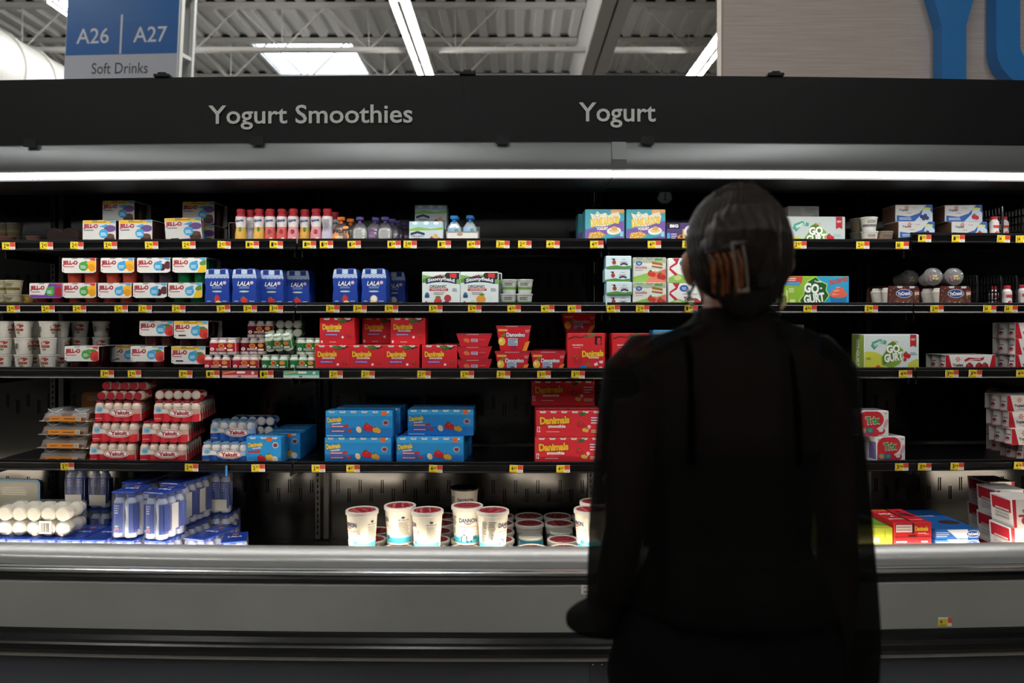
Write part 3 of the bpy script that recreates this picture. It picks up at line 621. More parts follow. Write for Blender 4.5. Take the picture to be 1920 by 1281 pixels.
@kind
def gogurt(art):
    w, h, d = (.232, .147, .09) if art == 'simply' else ((.25, .112, .09) if art == 'low' else (.262, .126, .09))
    if art == 'slush':
        mb = base(w, h, d, '#8db93a', sidecol='#4b6d2a'); c = (-w/2+.001, w/2-.001, .001, h-.001)
        mb.poly([(0, h), (w/2, h), (w/2, 0), (.02, 0), (-.01, .06)], '#2f9fd0', c).poly([(-w/2, h), (-.055, h), (-.06, h-.028), (-w/2, h-.03)], '#c7473e', c).rect(-.125, -.066, h-.038, h-.024, '#4a92c4').lines(-.12, -.07, h-.02, h-.006, 2, '#f0dcd4')
        mb.rect(-.122, -.116, .0, .07, '#d6e29a').lines(-.112, -.085, .06, .08, 3, '#e8efc0').rect(-.108, -.086, .02, .034, '#cfe08c')
        G = [(-.058, .01), (-.066, .03), (-.05, .052), (-.044, .08), (-.034, .104), (-.004, .122), (.012, .106), (.04, .092), (.036, .07), (.048, .05), (.03, .024), (.004, .012), (-.03, .002)]
        mb.poly([(x*1.1, z*1.05-.002) for x, z in G], '#b6d75a', c).poly(G, '#1d5a2c', c)
        mb.text('GO', -.02, .078, .06, .04, '#f5f6f0', bold=.05, rot=-.12).text('GURT', -.01, .038, .084, .038, '#f5f6f0', bold=.05, rot=.14).ell(.018, .078, .004, .004, '#f5f6f0', 8).text('Yoplait', .005, .104, .03, .008, '#f5f6f0', bold=.03, rot=-.1)
        mb.text('SLUSHIE', .088, .108, .078, .018, '#c8452f', bold=.04, rot=.2, shear=.2).poly([(.052, .052), (.066, .0), (.112, .0), (.124, .052)], '#1e7fb4', c)
        for x, z, r in ((.088, .054, .036), (.088, .066, .026), (.092, .078, .016)): mb.ell(x, z, r, r*.42, '#e0664f', 16).ell(x-.006, z+.003, r*.6, r*.16, '#f09a84', 12, .2)
    else:
        mb = base(w, h, d, '#d7e2e0' if art == 'simply' else '#c3cecb', sidecol='#8ea347'); c = (-w/2+.001, w/2-.001, .001, h-.001); t = h
        q = .015 if art == 'simply' else -.032
        mb.ell(-.092, .02+q, .066, .045, '#cfd24a', 26, clip=c).ell(.115, .0+q, .05, .034, '#c5cb55', 20, clip=c)
        mb.poly([(-.088, t-.046), (-.082, t-.03), (-.05, t-.018), (-.022, t-.026), (-.024, t-.04), (-.052, t-.036), (-.074, t-.062)], '#4fa08d', c).text('SIMPLY', -.054, t-.034, .046, .012, '#dff0ea', bold=.03, rot=.4)
        G = [(-.042, t-.12), (-.044, t-.09), (-.026, t-.066), (-.016, t-.038), (.006, t-.026), (.03, t-.046), (.048, t-.06), (.046, t-.09), (.036, t-.115), (.0, t-.135)]
        mb.poly(G, '#7ea63a', c).poly([(x*.9+.002, z) for x, z in G[:6]] + [(.032, t-.07), (.03, t-.1)], '#4d7a2c', c)
        mb.text('Yoplait', .012, t-.03, .03, .008, '#c9a13b', bold=.03)
        mb.text('GO', .006, t-.057, .056, .032, '#f6f6f1', bold=.05, rot=.08)
        if art == 'simply': mb.text('GURT', .008, t-.09, .08, .034, '#f6f6f1', bold=.05, rot=.16)
        else: mb.text('GURT', .008, t-.088, .08, .034, '#f6f6f1', bold=.05, rot=.1)
        berries(mb, .06, t-.082, .012); mb.ell(.056, t-.1, .007, .007, '#c3202c', 12); mb.lines(.078, .108, t-.082, t-.07, 2, '#8cb7b5').poly([(w/2-.038, t), (w/2-.012, t), (w/2-.012, t-.05), (w/2-.025, t-.044), (w/2-.038, t-.05)], '#b02431', c).text('NEW', w/2-.025, t-.02, .018, .009, '#efd3d0', bold=.03)
        mb.lines(-.108, -.085, t-.1, t-.09, 2, '#7a8a30').ell(-.058, .012+q*.4, .01, .008, '#c65a40', 12, clip=c)
    L = mb.L; mb.L = 0
    for k, ch in enumerate('GO-GURT'): pass
    V, P, a, b, c_, e = text_geo('GO-GURT', .03, 0); s = h*.75/(b-a)
    mb.add([(-w/2-.0008, d/2-(y-(c_+e)/2)*s*1.2, h/2-(x-(a+b)/2)*s) for x, y in V], P, '#e9ecdf'); mb.L = L
    return carton('yogurt_tube_carton', 'yogurt carton', mb)
@kind
def stony(art):
    w, h, d = .149, .142, .06; mb = base(w, h, d, '#dfe9e8', sidecol='#c8d9dc'); c = (-w/2+.001, w/2-.001, .001, h-.001)
    mb.poly([(-w/2, h-.012), (-.03, h-.02), (.01, h-.012), (w/2, h-.03), (w/2, h-.05), (.0, h-.034), (-w/2, h-.044)], '#79ad50', c).poly([(-w/2, h-.03), (-.05, h-.024), (-.02, h-.04), (-w/2, h-.044)], '#4f8a3a', c).poly([(-.03, h-.018), (.0, h-.011), (.004, h-.02), (-.02, h-.022)], '#a0472d', c)
    mb.poly([(.014, h-.012), (.022, h-.004), (w/2-.003, h-.004), (w/2-.003, h-.028), (.05, h-.034), (.018, h-.026)], '#2d2426', c).rect(.034, .06, h-.024, h-.006, '#cf3a36').rect(.042, .052, h-.046, h-.024, '#d8dbe0')
    A = [(-.06+.0067*i, .093+.0085*(1-((i-9)/9.)**2)) for i in range(19)]
    mb.poly(A+[(x, z+.022) for x, z in A[::-1]], '#1f2c4d').text('Stonyfield', 0, .1045, .106, .0175, '#eef1f0', bold=.03, arc=.008).text('ORGANIC', -.012, .084, .066, .012, '#2b3350', bold=.02)
    mb.rect(-.046, .028, .067, .076, '#b73a3a').text('WHOLE MILK', -.009, .0715, .06, .005, '#f2dcd8', bold=.03).lines(-.03, .016, .051, .063, 2, '#9b8b8a').lines(.044, .068, .064, .078, 3, '#8b8f96')
    mb.rect(-.064, -.046, .04, .052, '#234a70').ell(-.055, .055, .007, .006, '#3b6a90').rect(-.063, -.054, .012, .026, '#c24545').ell(.056, .012, .008, .006, '#5f8a4f', 14)
    if art == 'a': mb.ell(-.012, .022, .016, .02, '#cf3d3b', 16).ell(-.012, .042, .011, .005, '#4f8a3a', 10).ell(.026, .038, .014, .014, '#b5353b').ell(.02, .014, .017, .012, '#39455f').ell(.02, .014, .012, .008, '#a9c2cc')
    else: mb.ell(.006, .033, .018, .018, '#e0993a', 18).ell(.01, .052, .01, .005, '#5a8a34', 10).ell(-.03, .02, .014, .008, '#d6dba0', 14, .6).ell(.012, .01, .018, .009, '#47653c', 14)
    return carton('pouch_carton', 'yogurt carton', mb)
@kind
def stonykids():
    w, h, d = .135, .09, .07; mb = base(w, h, d, '#c3d0d4'); c = (-w/2+.001, w/2-.001, .001, h-.001)
    mb.rect(-w/2+.002, w/2-.002, h-.022, h-.001, '#a9d2e2').poly([(-w/2, h-.03), (-.03, h-.022), (.02, h-.03), (w/2, h-.022), (w/2, h-.034), (-w/2, h-.038)], '#8dbb5d', c)
    for x in (-.044, 0, .04): mb.ell(x, h-.007, .011, .007, '#eef0ee', 12)
    mb.poly([(-.062, .044), (-.034, .052), (-.006, .044), (-.006, .034), (-.034, .042), (-.062, .034)], '#263457').text('ORGANIC', -.034, .031, .05, .006, '#263457', bold=.02).text('kids', -.034, .021, .026, .011, '#b8343c', bold=.05).lines(-.05, -.02, .004, .013, 2, '#9aa5aa').ell(-.058, .009, .004, .004, '#5f8a4f', 10)
    berries(mb, .022, .02, .009); mb.ell(.038, .032, .009, .008, '#dba24b').ell(.05, .02, .007, .007, '#c98b3a')
    return carton('pouch_carton', 'yogurt carton', mb)
@kind
def cowbox():
    w, h, d = .1, .051, .07; mb = base(w, h, d, '#cfe3ea', sidecol='#8ab1c4'); c = (-w/2+.001, w/2-.001, .001, h-.001)
    mb.poly([(-w/2, .001), (w/2, .001), (w/2, .013), (.02, .009), (-.01, .014), (-w/2, .008)], '#4f8f3d', c).ell(-.018, .025, .008, .009, '#9c3a36', 14).ell(-.019, .037, .005, .004, '#3a2626', 10).poly([(-.03, .04), (-.026, .036), (-.022, .04)], '#2d2424').ell(-.006, .026, .004, .005, '#efe6e2', 10)
    mb.text('ORGANIC', .02, .026, .026, .0055, '#b23a3a', bold=.03).poly([(.006, .02), (.02, .024), (.036, .02), (.036, .013), (.02, .017), (.006, .013)], '#263457').lines(.012, .03, .035, .039, 1, '#9a7a78')
    return carton('organic_yogurt_carton', 'yogurt carton', mb)
def gvoval(mb, x, z, s=1): mb.ell(x, z, .018*s, .013*s, '#1f4f96', 20).ell(x, z, .0155*s, .0105*s, '#3a6db4', 20).text('Great', x, z+.003*s, .016*s, .0045*s, '#f3f4f6', bold=.03).text('Value', x, z-.003*s, .016*s, .0045*s, '#f3f4f6', bold=.03)
@kind
def gvsmooth():
    w, h, d = .132, .1, .09; mb = base(w, h, d, '#dfe3d8'); c = (-w/2+.001, w/2-.001, .001, h-.001)
    mb.rect(-w/2+.002, w/2-.002, h-.022, h-.001, '#aab59a'); caprow(mb, w*.9, h, 3, '#7d8a86'); mb.poly([(-w/2, 0), (w/2, 0), (w/2, .03), (.02, .046), (-w/2, .022)], '#8dbb56', c).poly([(-.02, 0), (w/2, 0), (w/2, .055), (.02, .04)], '#d97b62', c)
    gvoval(mb, -.042, h-.024, .7); mb.text('Smoothie', -.034, .061, .046, .012, '#c06a72', bold=.03).lines(-.056, -.018, .046, .052, 1, '#b9a8a4')
    mb.poly([(.008, .062), (.05, .056), (.052, .076), (.01, .084)], '#9c6a3d').poly([(.008, .068), (.052, .062), (.052, .067), (.008, .074)], '#e7d3b0')
    berries(mb, .004, .036, .012, '#c93832'); berries(mb, .042, .026, .013, '#b92f2e'); mb.rect(.02, .05, h-.012, h-.004, '#5f9a4c')
    return carton('smoothie_carton', 'smoothie carton', mb)
@kind
def gvtubes():
    w, h, d = .13, .098, .09; mb = base(w, h, d, '#e8ebe8'); c = (-w/2+.001, w/2-.001, .001, h-.001)
    mb.poly([(-w/2, 0), (w/2, 0), (w/2, .022), (.0, .028), (-.03, .036), (-w/2, .02)], '#8fc05a', c)
    mb.poly([(-.05, h), (-.02, h), (-.03, h-.024), (-.056, h-.04), (-.03, h-.062), (-.034, h-.074), (-.062, h-.046), (-.06, h-.034), (-.036, h-.018)], '#b8303c', c).ell(-.028, .02, .015, .01, '#c3d88a', 16, clip=c)
    gvoval(mb, -.003, h-.021, 1); mb.text('Lowfat Yogurt', .022, h-.044, .058, .009, '#8b8f94', bold=.02).text('Tubes', .02, h-.062, .05, .016, '#7c1f2c', bold=.03); berries(mb, .048, .024, .011)
    return carton('yogurt_tube_carton', 'yogurt carton', mb)
@kind
def big():
    w, h, d = .12, .085, .09; mb = base(w, h, d, '#4f3d73'); c = (-w/2+.001, w/2-.001, .001, h-.001)
    mb.rect(-.058, -.006, h-.024, h-.002, '#22202b').text('BIG', -.03, h-.013, .034, .013, '#eceaf2', bold=.06).rect(-.058, -.046, .006, .044, '#4aa6d8').lines(-.042, -.018, .012, .044, 4, '#d9d6ea')
    mb.ell(-.0, .026, .016, .012, '#d88a3a', 16).ell(.002, .03, .009, .006, '#5a2f1a', 12).rect(.004, .012, .01, .06, '#d8b640').ell(.03, .05, .02, .024, '#e8e6ea', 18, clip=c).ell(.03, .05, .01, .011, '#3b3b44', 14)
    return carton('cookie_yogurt_carton', 'yogurt carton', mb)
@kind
def palebox(col, txt):
    w, h, d = .13, .06, .09; mb = base(w, h, d, col); mb.lines(-.06, -.002, .006, .055, 7, '#8c8d88').lines(.004, .06, .03, .055, 4, '#8c8d88'); mb.poly([(.02, .008), (.06, .008), (.06, .026), (.05, .03)], '#8f9aa0')
    return carton('yogurt_tube_carton', 'yogurt carton', mb)
@kind
def trix():
    w, h, d = .125, .1, .1; mb = base(w, h, d, '#e2e0de', False); c = (-w/2+.001, w/2-.001, .001, h-.001)
    mb.ell(-.01, .066, .052, .038, '#c22a34', 28, clip=c).poly([(-w/2, .001), (.02, .001), (.01, .05), (-w/2, .06)], '#c22a34', c).ell(-.042, .024, .015, .013, '#2f8a8f', clip=c).ell(-.042, .024, .01, .008, '#d98a3a', clip=c).ell(-.014, .024, .015, .013, '#5b4a9a', clip=c).ell(-.014, .024, .01, .008, '#3f9a5a', clip=c)
    mb.outlined('Trix', -.004, .063, .058, .03, '#2f8a3e', '#f3f0ea', bold=.05, fat=.08, rot=.06).text('Yoplait', -.046, .088, .026, .008, '#c23a44', bold=.03).rect(-.06, -.03, .001, .008, '#6a4596').ell(.028, .018, .02, .012, '#c22a34', 16, .3, c).ell(.03, .024, .01, .007, '#d9dbe2', clip=c).ell(.05, .05, .008, .02, '#c9a8b0', 14, -.4, c).ell(.05, .09, .006, .003, '#b3a0a0', 10)
    for y in (.03, .07):
        for x in (-.03, .03): mb.lathe([(.022, h), (.022, h+.001), (.019, h+.0016)], 16, mt('#cfcbd6', .3, .3), x, y)
    mb.box(-w/2-.0004, -w/2, .006, .05, .012, h-.02, '#7a6aa0').box(-w/2-.0004, -w/2, .055, .095, .012, h-.02, '#b9b4b0')
    return carton('yogurt_cup_carton', 'yogurt carton', mb)
# ---- long white carton sleeve holding cups, open ends
@kind
def yop(w):
    h, d = .064, .135; mb = MB(); card = mt('#e3dfdb', .42); red = mt('#ad1f2c', .42)
    mb.box(-w/2, w/2, 0, .0012, 0, h, card).box(-w/2, w/2, d-.0012, d, 0, h, card).box(-w/2, w/2, .0012, d-.0012, h-.0012, h, card).box(-w/2, w/2, .0012, d-.0012, 0, .0012, red)
    for sg in (-1, 1): mb.poly([(sg*(w/2-.0005), .0005), (sg*(w/2-.03), .0005), (sg*(w/2-.014), h-.0005), (sg*(w/2-.0005), h-.0005)], red)
    x = -w/2+.052
    for k in range(6): mb.ell(x+.007*cos(k*pi/3), h-.018+.007*sin(k*pi/3), .005, .002, '#d2653a', 8, k*pi/3)
    mb.text('Yoplait', x, .022, .044, .015, '#2b2426', bold=.03).text('original', x+.008, .009, .03, .006, '#b8303c', bold=.02)
    xr = x+.06; S = [(xr-.034, h-.02), (xr-.016, h-.01), (xr+.03, h-.014), (xr+.05, h-.008), (xr+.046, h-.02), (xr+.028, h-.024), (xr-.014, h-.02), (xr-.03, h-.028)]
    mb.poly(S, '#a8212f').lines(xr-.012, xr+.036, h-.021, h-.015, 1, '#e9c9c9', .05)
    for q in (-.012, .028, .052): mb.ell(xr+q, .018, .016, .013, '#962030', 16).ell(xr+q, .031, .007, .003, '#5a6a34', 8).ell(xr+q-.004, .022, .004, .003, '#c35a62', 8)
    cup = MB().lathe([(.027, 0), (.0275, .002), (.0225, .055), (.0225, .058), (.021, .0585)], 16, mt('#dcd8d4', .35)); cup.warp = wrapR(lambda z: .0275-.09*z)
    cup.poly([(-.03, .012), (-.03, .05), (-.012, .05), (-.015, .012)], '#a8212f').ell(.006, .02, .009, .008, '#8e1f2c', 12).text('Yoplait', .006, .036, .022, .008, '#2b2426', bold=.03)
    cm = cup.mesh('cup')
    return 'yogurt_cup_carton', 'yogurt carton', [Pt('card_sleeve', mb)] + [Pt('cup', cm, (sg*(w/2-.03), y, .0015), (0, 0, -sg*pi/2*-1)) for sg in (-1, 1) for y in (.037, .098)]
@kind
def yoplight(fruit):
    w, h, d = .15, .068, .12; mb = base(w, h, d, '#c9c9c7', False, '#5f4638'); c = (-w/2+.001, w/2-.001, .001, h-.001)
    mb.poly([(-w/2+.005, 0), (w/2, 0), (w/2, h), (.05, h), (.02, .034), (-.02, .02), (-w/2+.005, .026)], '#2a5aa0', c).poly([(.0, 0), (w/2, 0), (w/2, h*.5), (.05, h*.86), (.036, h*.8), (.03, .03)], '#b8c6d6', c)
    for k in range(6): mb.ell(-.03+.006*cos(k*pi/3), h-.012+.006*sin(k*pi/3), .0045, .0018, '#b8453a', 8, k*pi/3)
    mb.text('Yoplait', -.042, h-.022, .038, .011, '#2b2426', bold=.03).text('light', -.02, h-.034, .02, .006, '#7a7a80').text('free', .004, h-.012, .02, .007, '#9a9a9c', bold=.02).rect(.034, .066, h-.02, h-.012, '#c9cf5a').lines(-.06, -.01, .006, .018, 2, '#c9d6ea')
    if fruit == 'blue':
        for a, b_ in ((.03, .02), (.044, .024), (.052, .014), (.038, .012)): mb.ell(a, b_, .008, .008, '#2c3568', 12)
    else: berries(mb, .042, .02, .011)
    return carton('yogurt_cup_carton', 'yogurt carton', mb)
@kind
def yocrunch(lids):
    w, h, d = .142, .088, .141; mb = MB(); br = mt('#4a2a22', .4)
    Q = [(-w/2+.004, 0), (w/2-.004, 0), (w/2, .01), (w/2-.003, h-.012), (w/2-.01, h), (-w/2+.01, h), (-w/2+.003, h-.012), (-w/2, .01)]
    mb.prism_y(Q, 0, .001, br).prism_y(Q, d-.001, d, br).box(-w/2+.01, w/2-.01, .001, d-.001, h-.0012, h, br).box(-w/2+.004, w/2-.004, .001, d-.001, 0, .001, br)
    c = (-w/2+.003, w/2-.003, .002, h-.002); rnd = random.Random(3)
    for r_, m in ((.05, '#5c362c'), (.042, '#4a2a22'), (.034, '#633c31')): mb.ell(.0, .02, r_*1.3, r_*.9, m, 26, clip=c)
    for i in range(46):
        x, z = rnd.uniform(-w/2+.006, w/2-.006), rnd.uniform(.006, h-.006)
        if abs(x-.002) < .04 and .04 < z < .074: continue
        mb.ell(x, z, .0026, .0026, rnd.choice(('#d8653a', '#e2c04a', '#b8343a', '#4a7ab8', '#6a9a4a', '#cfa08a')), 8)
    mb.ell(.002, .058, .036, .017, '#e8e9ee', 24).ell(.002, .058, .034, .0155, '#24407f', 24).text('YoCrunch', .002, .058, .056, .015, '#f2f3f6', bold=.04, rot=.06)
    mb.text("m&m's", .004, .018, .046, .015, '#e9ded6', bold=.05).rect(.048, .068, .052, .07, '#c9b6ae').rect(.048, .068, .064, .07, '#b8343a').poly([(-.03, h-.001), (-.004, h-.001), (-.008, h-.009), (-.026, h-.009)], '#c9cfd0').poly([(.024, h-.001), (.05, h-.001), (.046, h-.009), (.028, h-.009)], '#c9cfd0')
    cu = MB().lathe([(.025, 0), (.033, .058), (.034, .06), (.034, .066), (.03, .069), (.026, .08)], 18, mt('#d9d2c8', .35)).mesh('cup')
    return 'yogurt_cup_carton', 'yogurt carton', [Pt('card_sleeve', mb)] + [Pt('cup', cu, (x, y, .0015)) for x in (-.0345, .0345) for y in (.036, .105)]
@kind
def domecup(art):
    lid = MB().lathe([(.034, 0), (.035, .004), (.034, .012), (.031, .022), (.024, .03), (.012, .034)], 24, mt('#c9ced0', .1, spec=.8, name='clear_dome', alpha=.22)); b = MB().lathe([(.024, -.06), (.033, -.002), (.0365, 0), (.0365, .003), (.03, .0032, '#4a4643')], 24, mt('#8f8b85', .3))
    m = MB(); rnd = random.Random(5)
    for i in range(14):
        a = rnd.uniform(0, 6.3); r_ = rnd.uniform(0, .024); m.lathe([(.0, .0), (.0045, .002), (.0045, .004), (0, .006)], 8, rnd.choice(('#c8553a', '#d8b94a', '#5a8a4a', '#7a4a32', '#3f6ea8')), r_*cos(a), r_*sin(a), .006, caps=False)
    return 'yogurt_cup', 'yogurt cup', [Pt('cup_body', b), Pt('dome_lid', lid), Pt('candy_topping', m)]
# ---- plain cups
@kind
def fruitcup():
    mb = MB().lathe([(.026, 0), (.0268, .002), (.0335, .06), (.0355, .061), (.0355, .065)], 24, mt('#dad6cb', .4)); mb.warp = wrapR(lambda z: .0266+.118*z)
    mb.ell(.0, .046, .019, .007, '#a63a2c', 14, .15).ell(.004, .05, .012, .004, '#c2543f', 12).rect(-.016, .016, .027, .036, '#8e2a2a').lines(-.014, .014, .029, .034, 1, '#e0c8c0').ell(-.004, .02, .008, .004, '#7a8a4a', 10)
    mb.bars(.045, .068, .02, .046).bars(-.066, -.046, .02, .046)
    lid = MB().lathe([(.0352, .0652), (.0352, .0662), (.033, .0664)], 24, mt('#cfd0cf', .3, .6))
    return 'yogurt_cup', 'yogurt cup', [Pt('cup_body', mb), Pt('foil_lid', lid)]
@kind
def smallcup(col, band, lid):
    mb = MB().lathe([(.025, 0), (.0258, .002), (.032, .05), (.034, .051), (.034, .055)], 22, mt(col, .4)); mb.warp = wrapR(lambda z: .0256+.125*z)
    mb.rect(-.04, .04, .016, .026, band).lines(-.02, .02, .03, .044, 3, '#4a463c')
    return 'yogurt_cup', 'yogurt cup', [Pt('cup_body', mb), Pt('foil_lid', MB().lathe([(.0338, .0552), (.0338, .0562), (.03, .0566)], 22, mt(lid, .3, .5)))]
@kind
def brandtub(art):
    """one quart yogurt tub with red lid"""
    cup = MB().lathe([(.046, 0), (.0475, .003), (.0475, .006), (.0562, .128), (.0575, .1285), (.0575, .134)], 40, mt('#e6e0d2', .4)); rf = lambda z: .0472+.0705*z
    cup.warp = wrapR(rf)
    T, N = '#38a3bd', '#1f2c55'
    for sg in (-1, 1):
        x0 = sg*.076
        cup.rect(x0-.05, x0+.05, .008, .028, '#3ba5bf').rect(x0-.05, x0+.05, .028, .034, '#8fd0d8')
    cup.rect(-.036, .036, .008, .018, T).rect(-.036, .036, .034, .038, '#9fd6dc').rect(-.036, .036, .018, .024, '#6fc0cf')
    cup.L += 2
    cup.text('DANNON', 0, .094, .07, .017, N, bold=.03)
    cup.poly([(-.016+.002*i, .079+.00009*(i-8)**2) for i in range(17)] + [(.016-.002*i, .0815+.00005*(i-8)**2) for i in range(17)], '#d0523a')
    cup.text('whole milk yogurt', 0, .07, .066, .006, '#d0663f', bold=.02).text('plain', -.012, .058, .016, .005, '#3b4260', bold=.02)
    cup.poly([(-.026, .012), (-.026, .032), (-.016, .044), (-.004, .034), (-.004, .012)], N).poly([(-.023, .014), (-.023, .03), (-.016, .039), (-.008, .031), (-.008, .014)], '#e6ece8').poly([(-.004, .014), (.012, .02), (.014, .012), (-.004, .01)], N).ell(.004, .022, .008, .005, '#e8ece8', 12)
    cup.rect(.018, .034, .02, .034, '#2f6a7a')
    for z in (.06, .07): cup.ell(.04, z, .005, .005, '#6a6a70', 12).ell(.04, z, .0038, .0038, '#e6e0d2', 12)
    for ofs in (.155, -.12):                                             # text panel, nutrition panel on the two flanks
        if ofs > 0:
            cup.ell(ofs*.62, .105, .007, .004, N, 10).text('All Natural', ofs*.62, .096, .04, .005, N, bold=.02); cup.lines(ofs*.62-.02, ofs*.62+.02, .036, .09, 12, '#9a968c', .2)
        else:
            cup.lines(ofs*.62-.024, ofs*.62-.002, .03, .11, 14, '#4a4844', .3).lines(ofs*.62+.002, ofs*.62+.028, .075, .11, 6, '#4a4844', .3).bars(ofs*.62+.004, ofs*.62+.024, .04, .066)
    lid = MB().lathe([(.0585, .126), (.0605, .1275), (.0605, .139), (.0585, .141), (.052, .141), (.0505, .1385)], 40, mt('#e2ddd2', .4), caps=False).lathe([(.0506, .1383), (.0506, .1386)], 36, mt('#98202c', .42))
    lid2 = lid
    V, P, a, b, c_, e = text_geo('DANNON', .02, 0); s = .042/(b-a)
    lid2.add([((x-(a+b)/2)*s+.004, (y-(c_+e)/2)*s+.01, .1389) for x, y in V], P, '#d9b4b4')
    lid2.add([(.03*cos(k*.5)-.004, -.022+.006*sin(k*.5), .1388) for k in range(12)], [tuple(range(12))], '#c76a6e')
    for k in range(9):
        a_ = .7*k; lid2.add([(.04*cos(a_)+.011*cos(q*1.05), .04*sin(a_)+.0026*sin(q*1.05), .1388) for q in range(6)], [tuple(range(6))], '#c98a8c')
    parts = [Pt('cup_body', cup)]
    if art != 'open': parts.append(Pt('lid', lid2, label='white rimmed red lid'))
    else: parts.append(Pt('dark_rim', MB().lathe([(.057, .133), (.06, .134), (.06, .14), (.056, .141)], 40, mt('#1a1a1c', .4)), label='black lid'))
    return 'yogurt_tub', 'yogurt tub', parts
# ---- bottles
@kind
def shake(low, back):
    mb = MB().lathe([(.019, 0), (.0225, .003, low), (.0235, .02, low), (.0225, .045, low), (.0195, .062, low), (.0185, .07, low), (.0205, .085, '#e6e1de'), (.022, .1, '#e6e1de'), (.0205, .112, '#dcd6d4'), (.016, .12, '#b02a36'), (.0145, .126, '#b02a36')], 20, '#e6e1de')
    mb.warp = wrapR(lambda z: .0237 if z < .05 else (.0222 if z > .08 else .0212))
    if not back:
        mb.text('Sabores', 0, .096, .034, .012, '#2a3f7d', bold=.04, rot=.12)
        if low == '#c4574f' or low == '#d38a90': mb.ell(.003, .05, .008, .01, '#8e1f2a', 14).ell(-.008, .016, .01, .008, '#a02a33', 14).ell(.01, .02, .007, .008, '#f0d9d4', 12)
        else: mb.ell(.004, .06, .006, .01, '#5a7a34', 12).ell(.002, .04, .009, .013, '#d99f33', 14).ell(-.006, .014, .01, .007, '#f2e9cf', 14).ell(.012, .016, .005, .006, '#7a4a24', 10)
    else: mb.lines(-.014, .014, .05, .1, 9, '#8a8a94', .2)
    cap = MB().lathe([(.0165, 0), (.017, .001), (.017, .013), (.0155, .0165), (.0, .017)], 20, mt('#b3202c', .4), z0=.1265, caps=False)
    for k in range(20):
        a = k*pi/10; cap.box(.0168*cos(a)-.0006, .0168*cos(a)+.0006, .0168*sin(a)-.0006, .0168*sin(a)+.0006, .128, .139, mt('#9c1824', .4))
    return 'shake_bottle', 'bottle', [Pt('bottle_body', mb), Pt('cap', cap)]
@kind
def drinkbottle():
    mb = MB().lathe([(.014, 0), (.018, .002), (.0185, .02), (.017, .04), (.0185, .058), (.0175, .068), (.0125, .076), (.012, .08)], 18, mt('#e4dcda', .4)); mb.warp = wrapR(.0186)
    mb.rect(-.014, .014, .044, .054, '#c23a3a').ell(0, .02, .009, .01, '#c23a40', 14).ell(.002, .022, .005, .005, '#e6a09a', 10)
    return 'yogurt_drink_bottle', 'bottle', [Pt('bottle_body', mb), Pt('cap', MB().lathe([(.0135, .079), (.0138, .08), (.0138, .089), (.012, .091)], 18, mt('#b92c38', .4)))]
def minibottle(h, r, m, foil):
    return MB().lathe([(r*.82, 0), (r, .003), (r, h*.3), (r*.93, h*.42), (r*.93, h*.5), (r, h*.6), (r*.98, h*.76), (r*.7, h*.9), (r*.66, h*.94, foil), (r*.8, h*.945, foil), (r*.8, h, foil)], 14, m)
@kind
def yakult(col):
    r, h = .0185, .08; red = col == 'red'
    b = minibottle(h, r, mt('#ead6c3', .35) if red else mt('#dcd8d6', .35), mt('#b53440' if red else '#7fb3d8', .3, .4)).lathe([(r*.62, -.0003), (r*.62, 0)], 14, mt('#efe9df', .4)).mesh('bottle')
    W = 5*r; mb = MB(); P = []
    for k in range(5):
        for q in range(-4, 5):
            a = q*pi/11; P.append((-W+r+2*r*k+(r+.0012)*sin(a), -(r+.0012)*cos(a)+r))
    film = mt('#de3340' if red else '#2a62b8', .25, spec=.6); n = len(P)
    def band(z0, z1, m, dy=0): mb.add([(x, y-dy, z0) for x, y in P] + [(x, y-dy, z1) for x, y in P] , [(i, i+1, n+i+1, n+i) for i in range(n-1)], m, True)
    band(.001, .03, film); band(.03, .05, mt('#d9b4a4' if red else '#9fbcdc', .2, alpha=.8)); band(.05, .066, FILM)
    mb.box(-W, -W+.0006, r, r*2, .001, .03, film).box(W-.0006, W, r, r*2, .001, .03, film)
    mb.add([(x, 2*r-y, z) for z in (.001, .05) for x, y in P], [(i, i+1, n+i+1, n+i) for i in range(n-1)], film, True)
    mb.y0 = .0014
    mb.poly([(-W+.006, .03), (-.03, .034), (-.03, .046), (-W+.01, .056)], mt('#e8dcd4', .3)).ell(-W+.026, .046, .014, .012, '#8fc2dc', 14).text('LB', -W+.026, .046, .014, .009, '#3f7fb0', bold=.03)
    mb.ell(.022, .034, .05, .017, '#f0e4de', 30).ell(.022, .034, .047, .0145, '#a81e2b', 30).ell(.022, .034, .044, .012, '#f4efe9', 30).text('Yakult', .022, .034, .066, .016, '#a81e2b', bold=.05)
    mb.lines(-W+.008, -W+.04, .01, .014, 1, '#f0c9c6')
    return 'probiotic_drink_pack', 'drink pack', [Pt('bottle', b, (-W+r+2*r*k, r, 0)) for k in range(5)] + [Pt('printed_wrap', mb)]
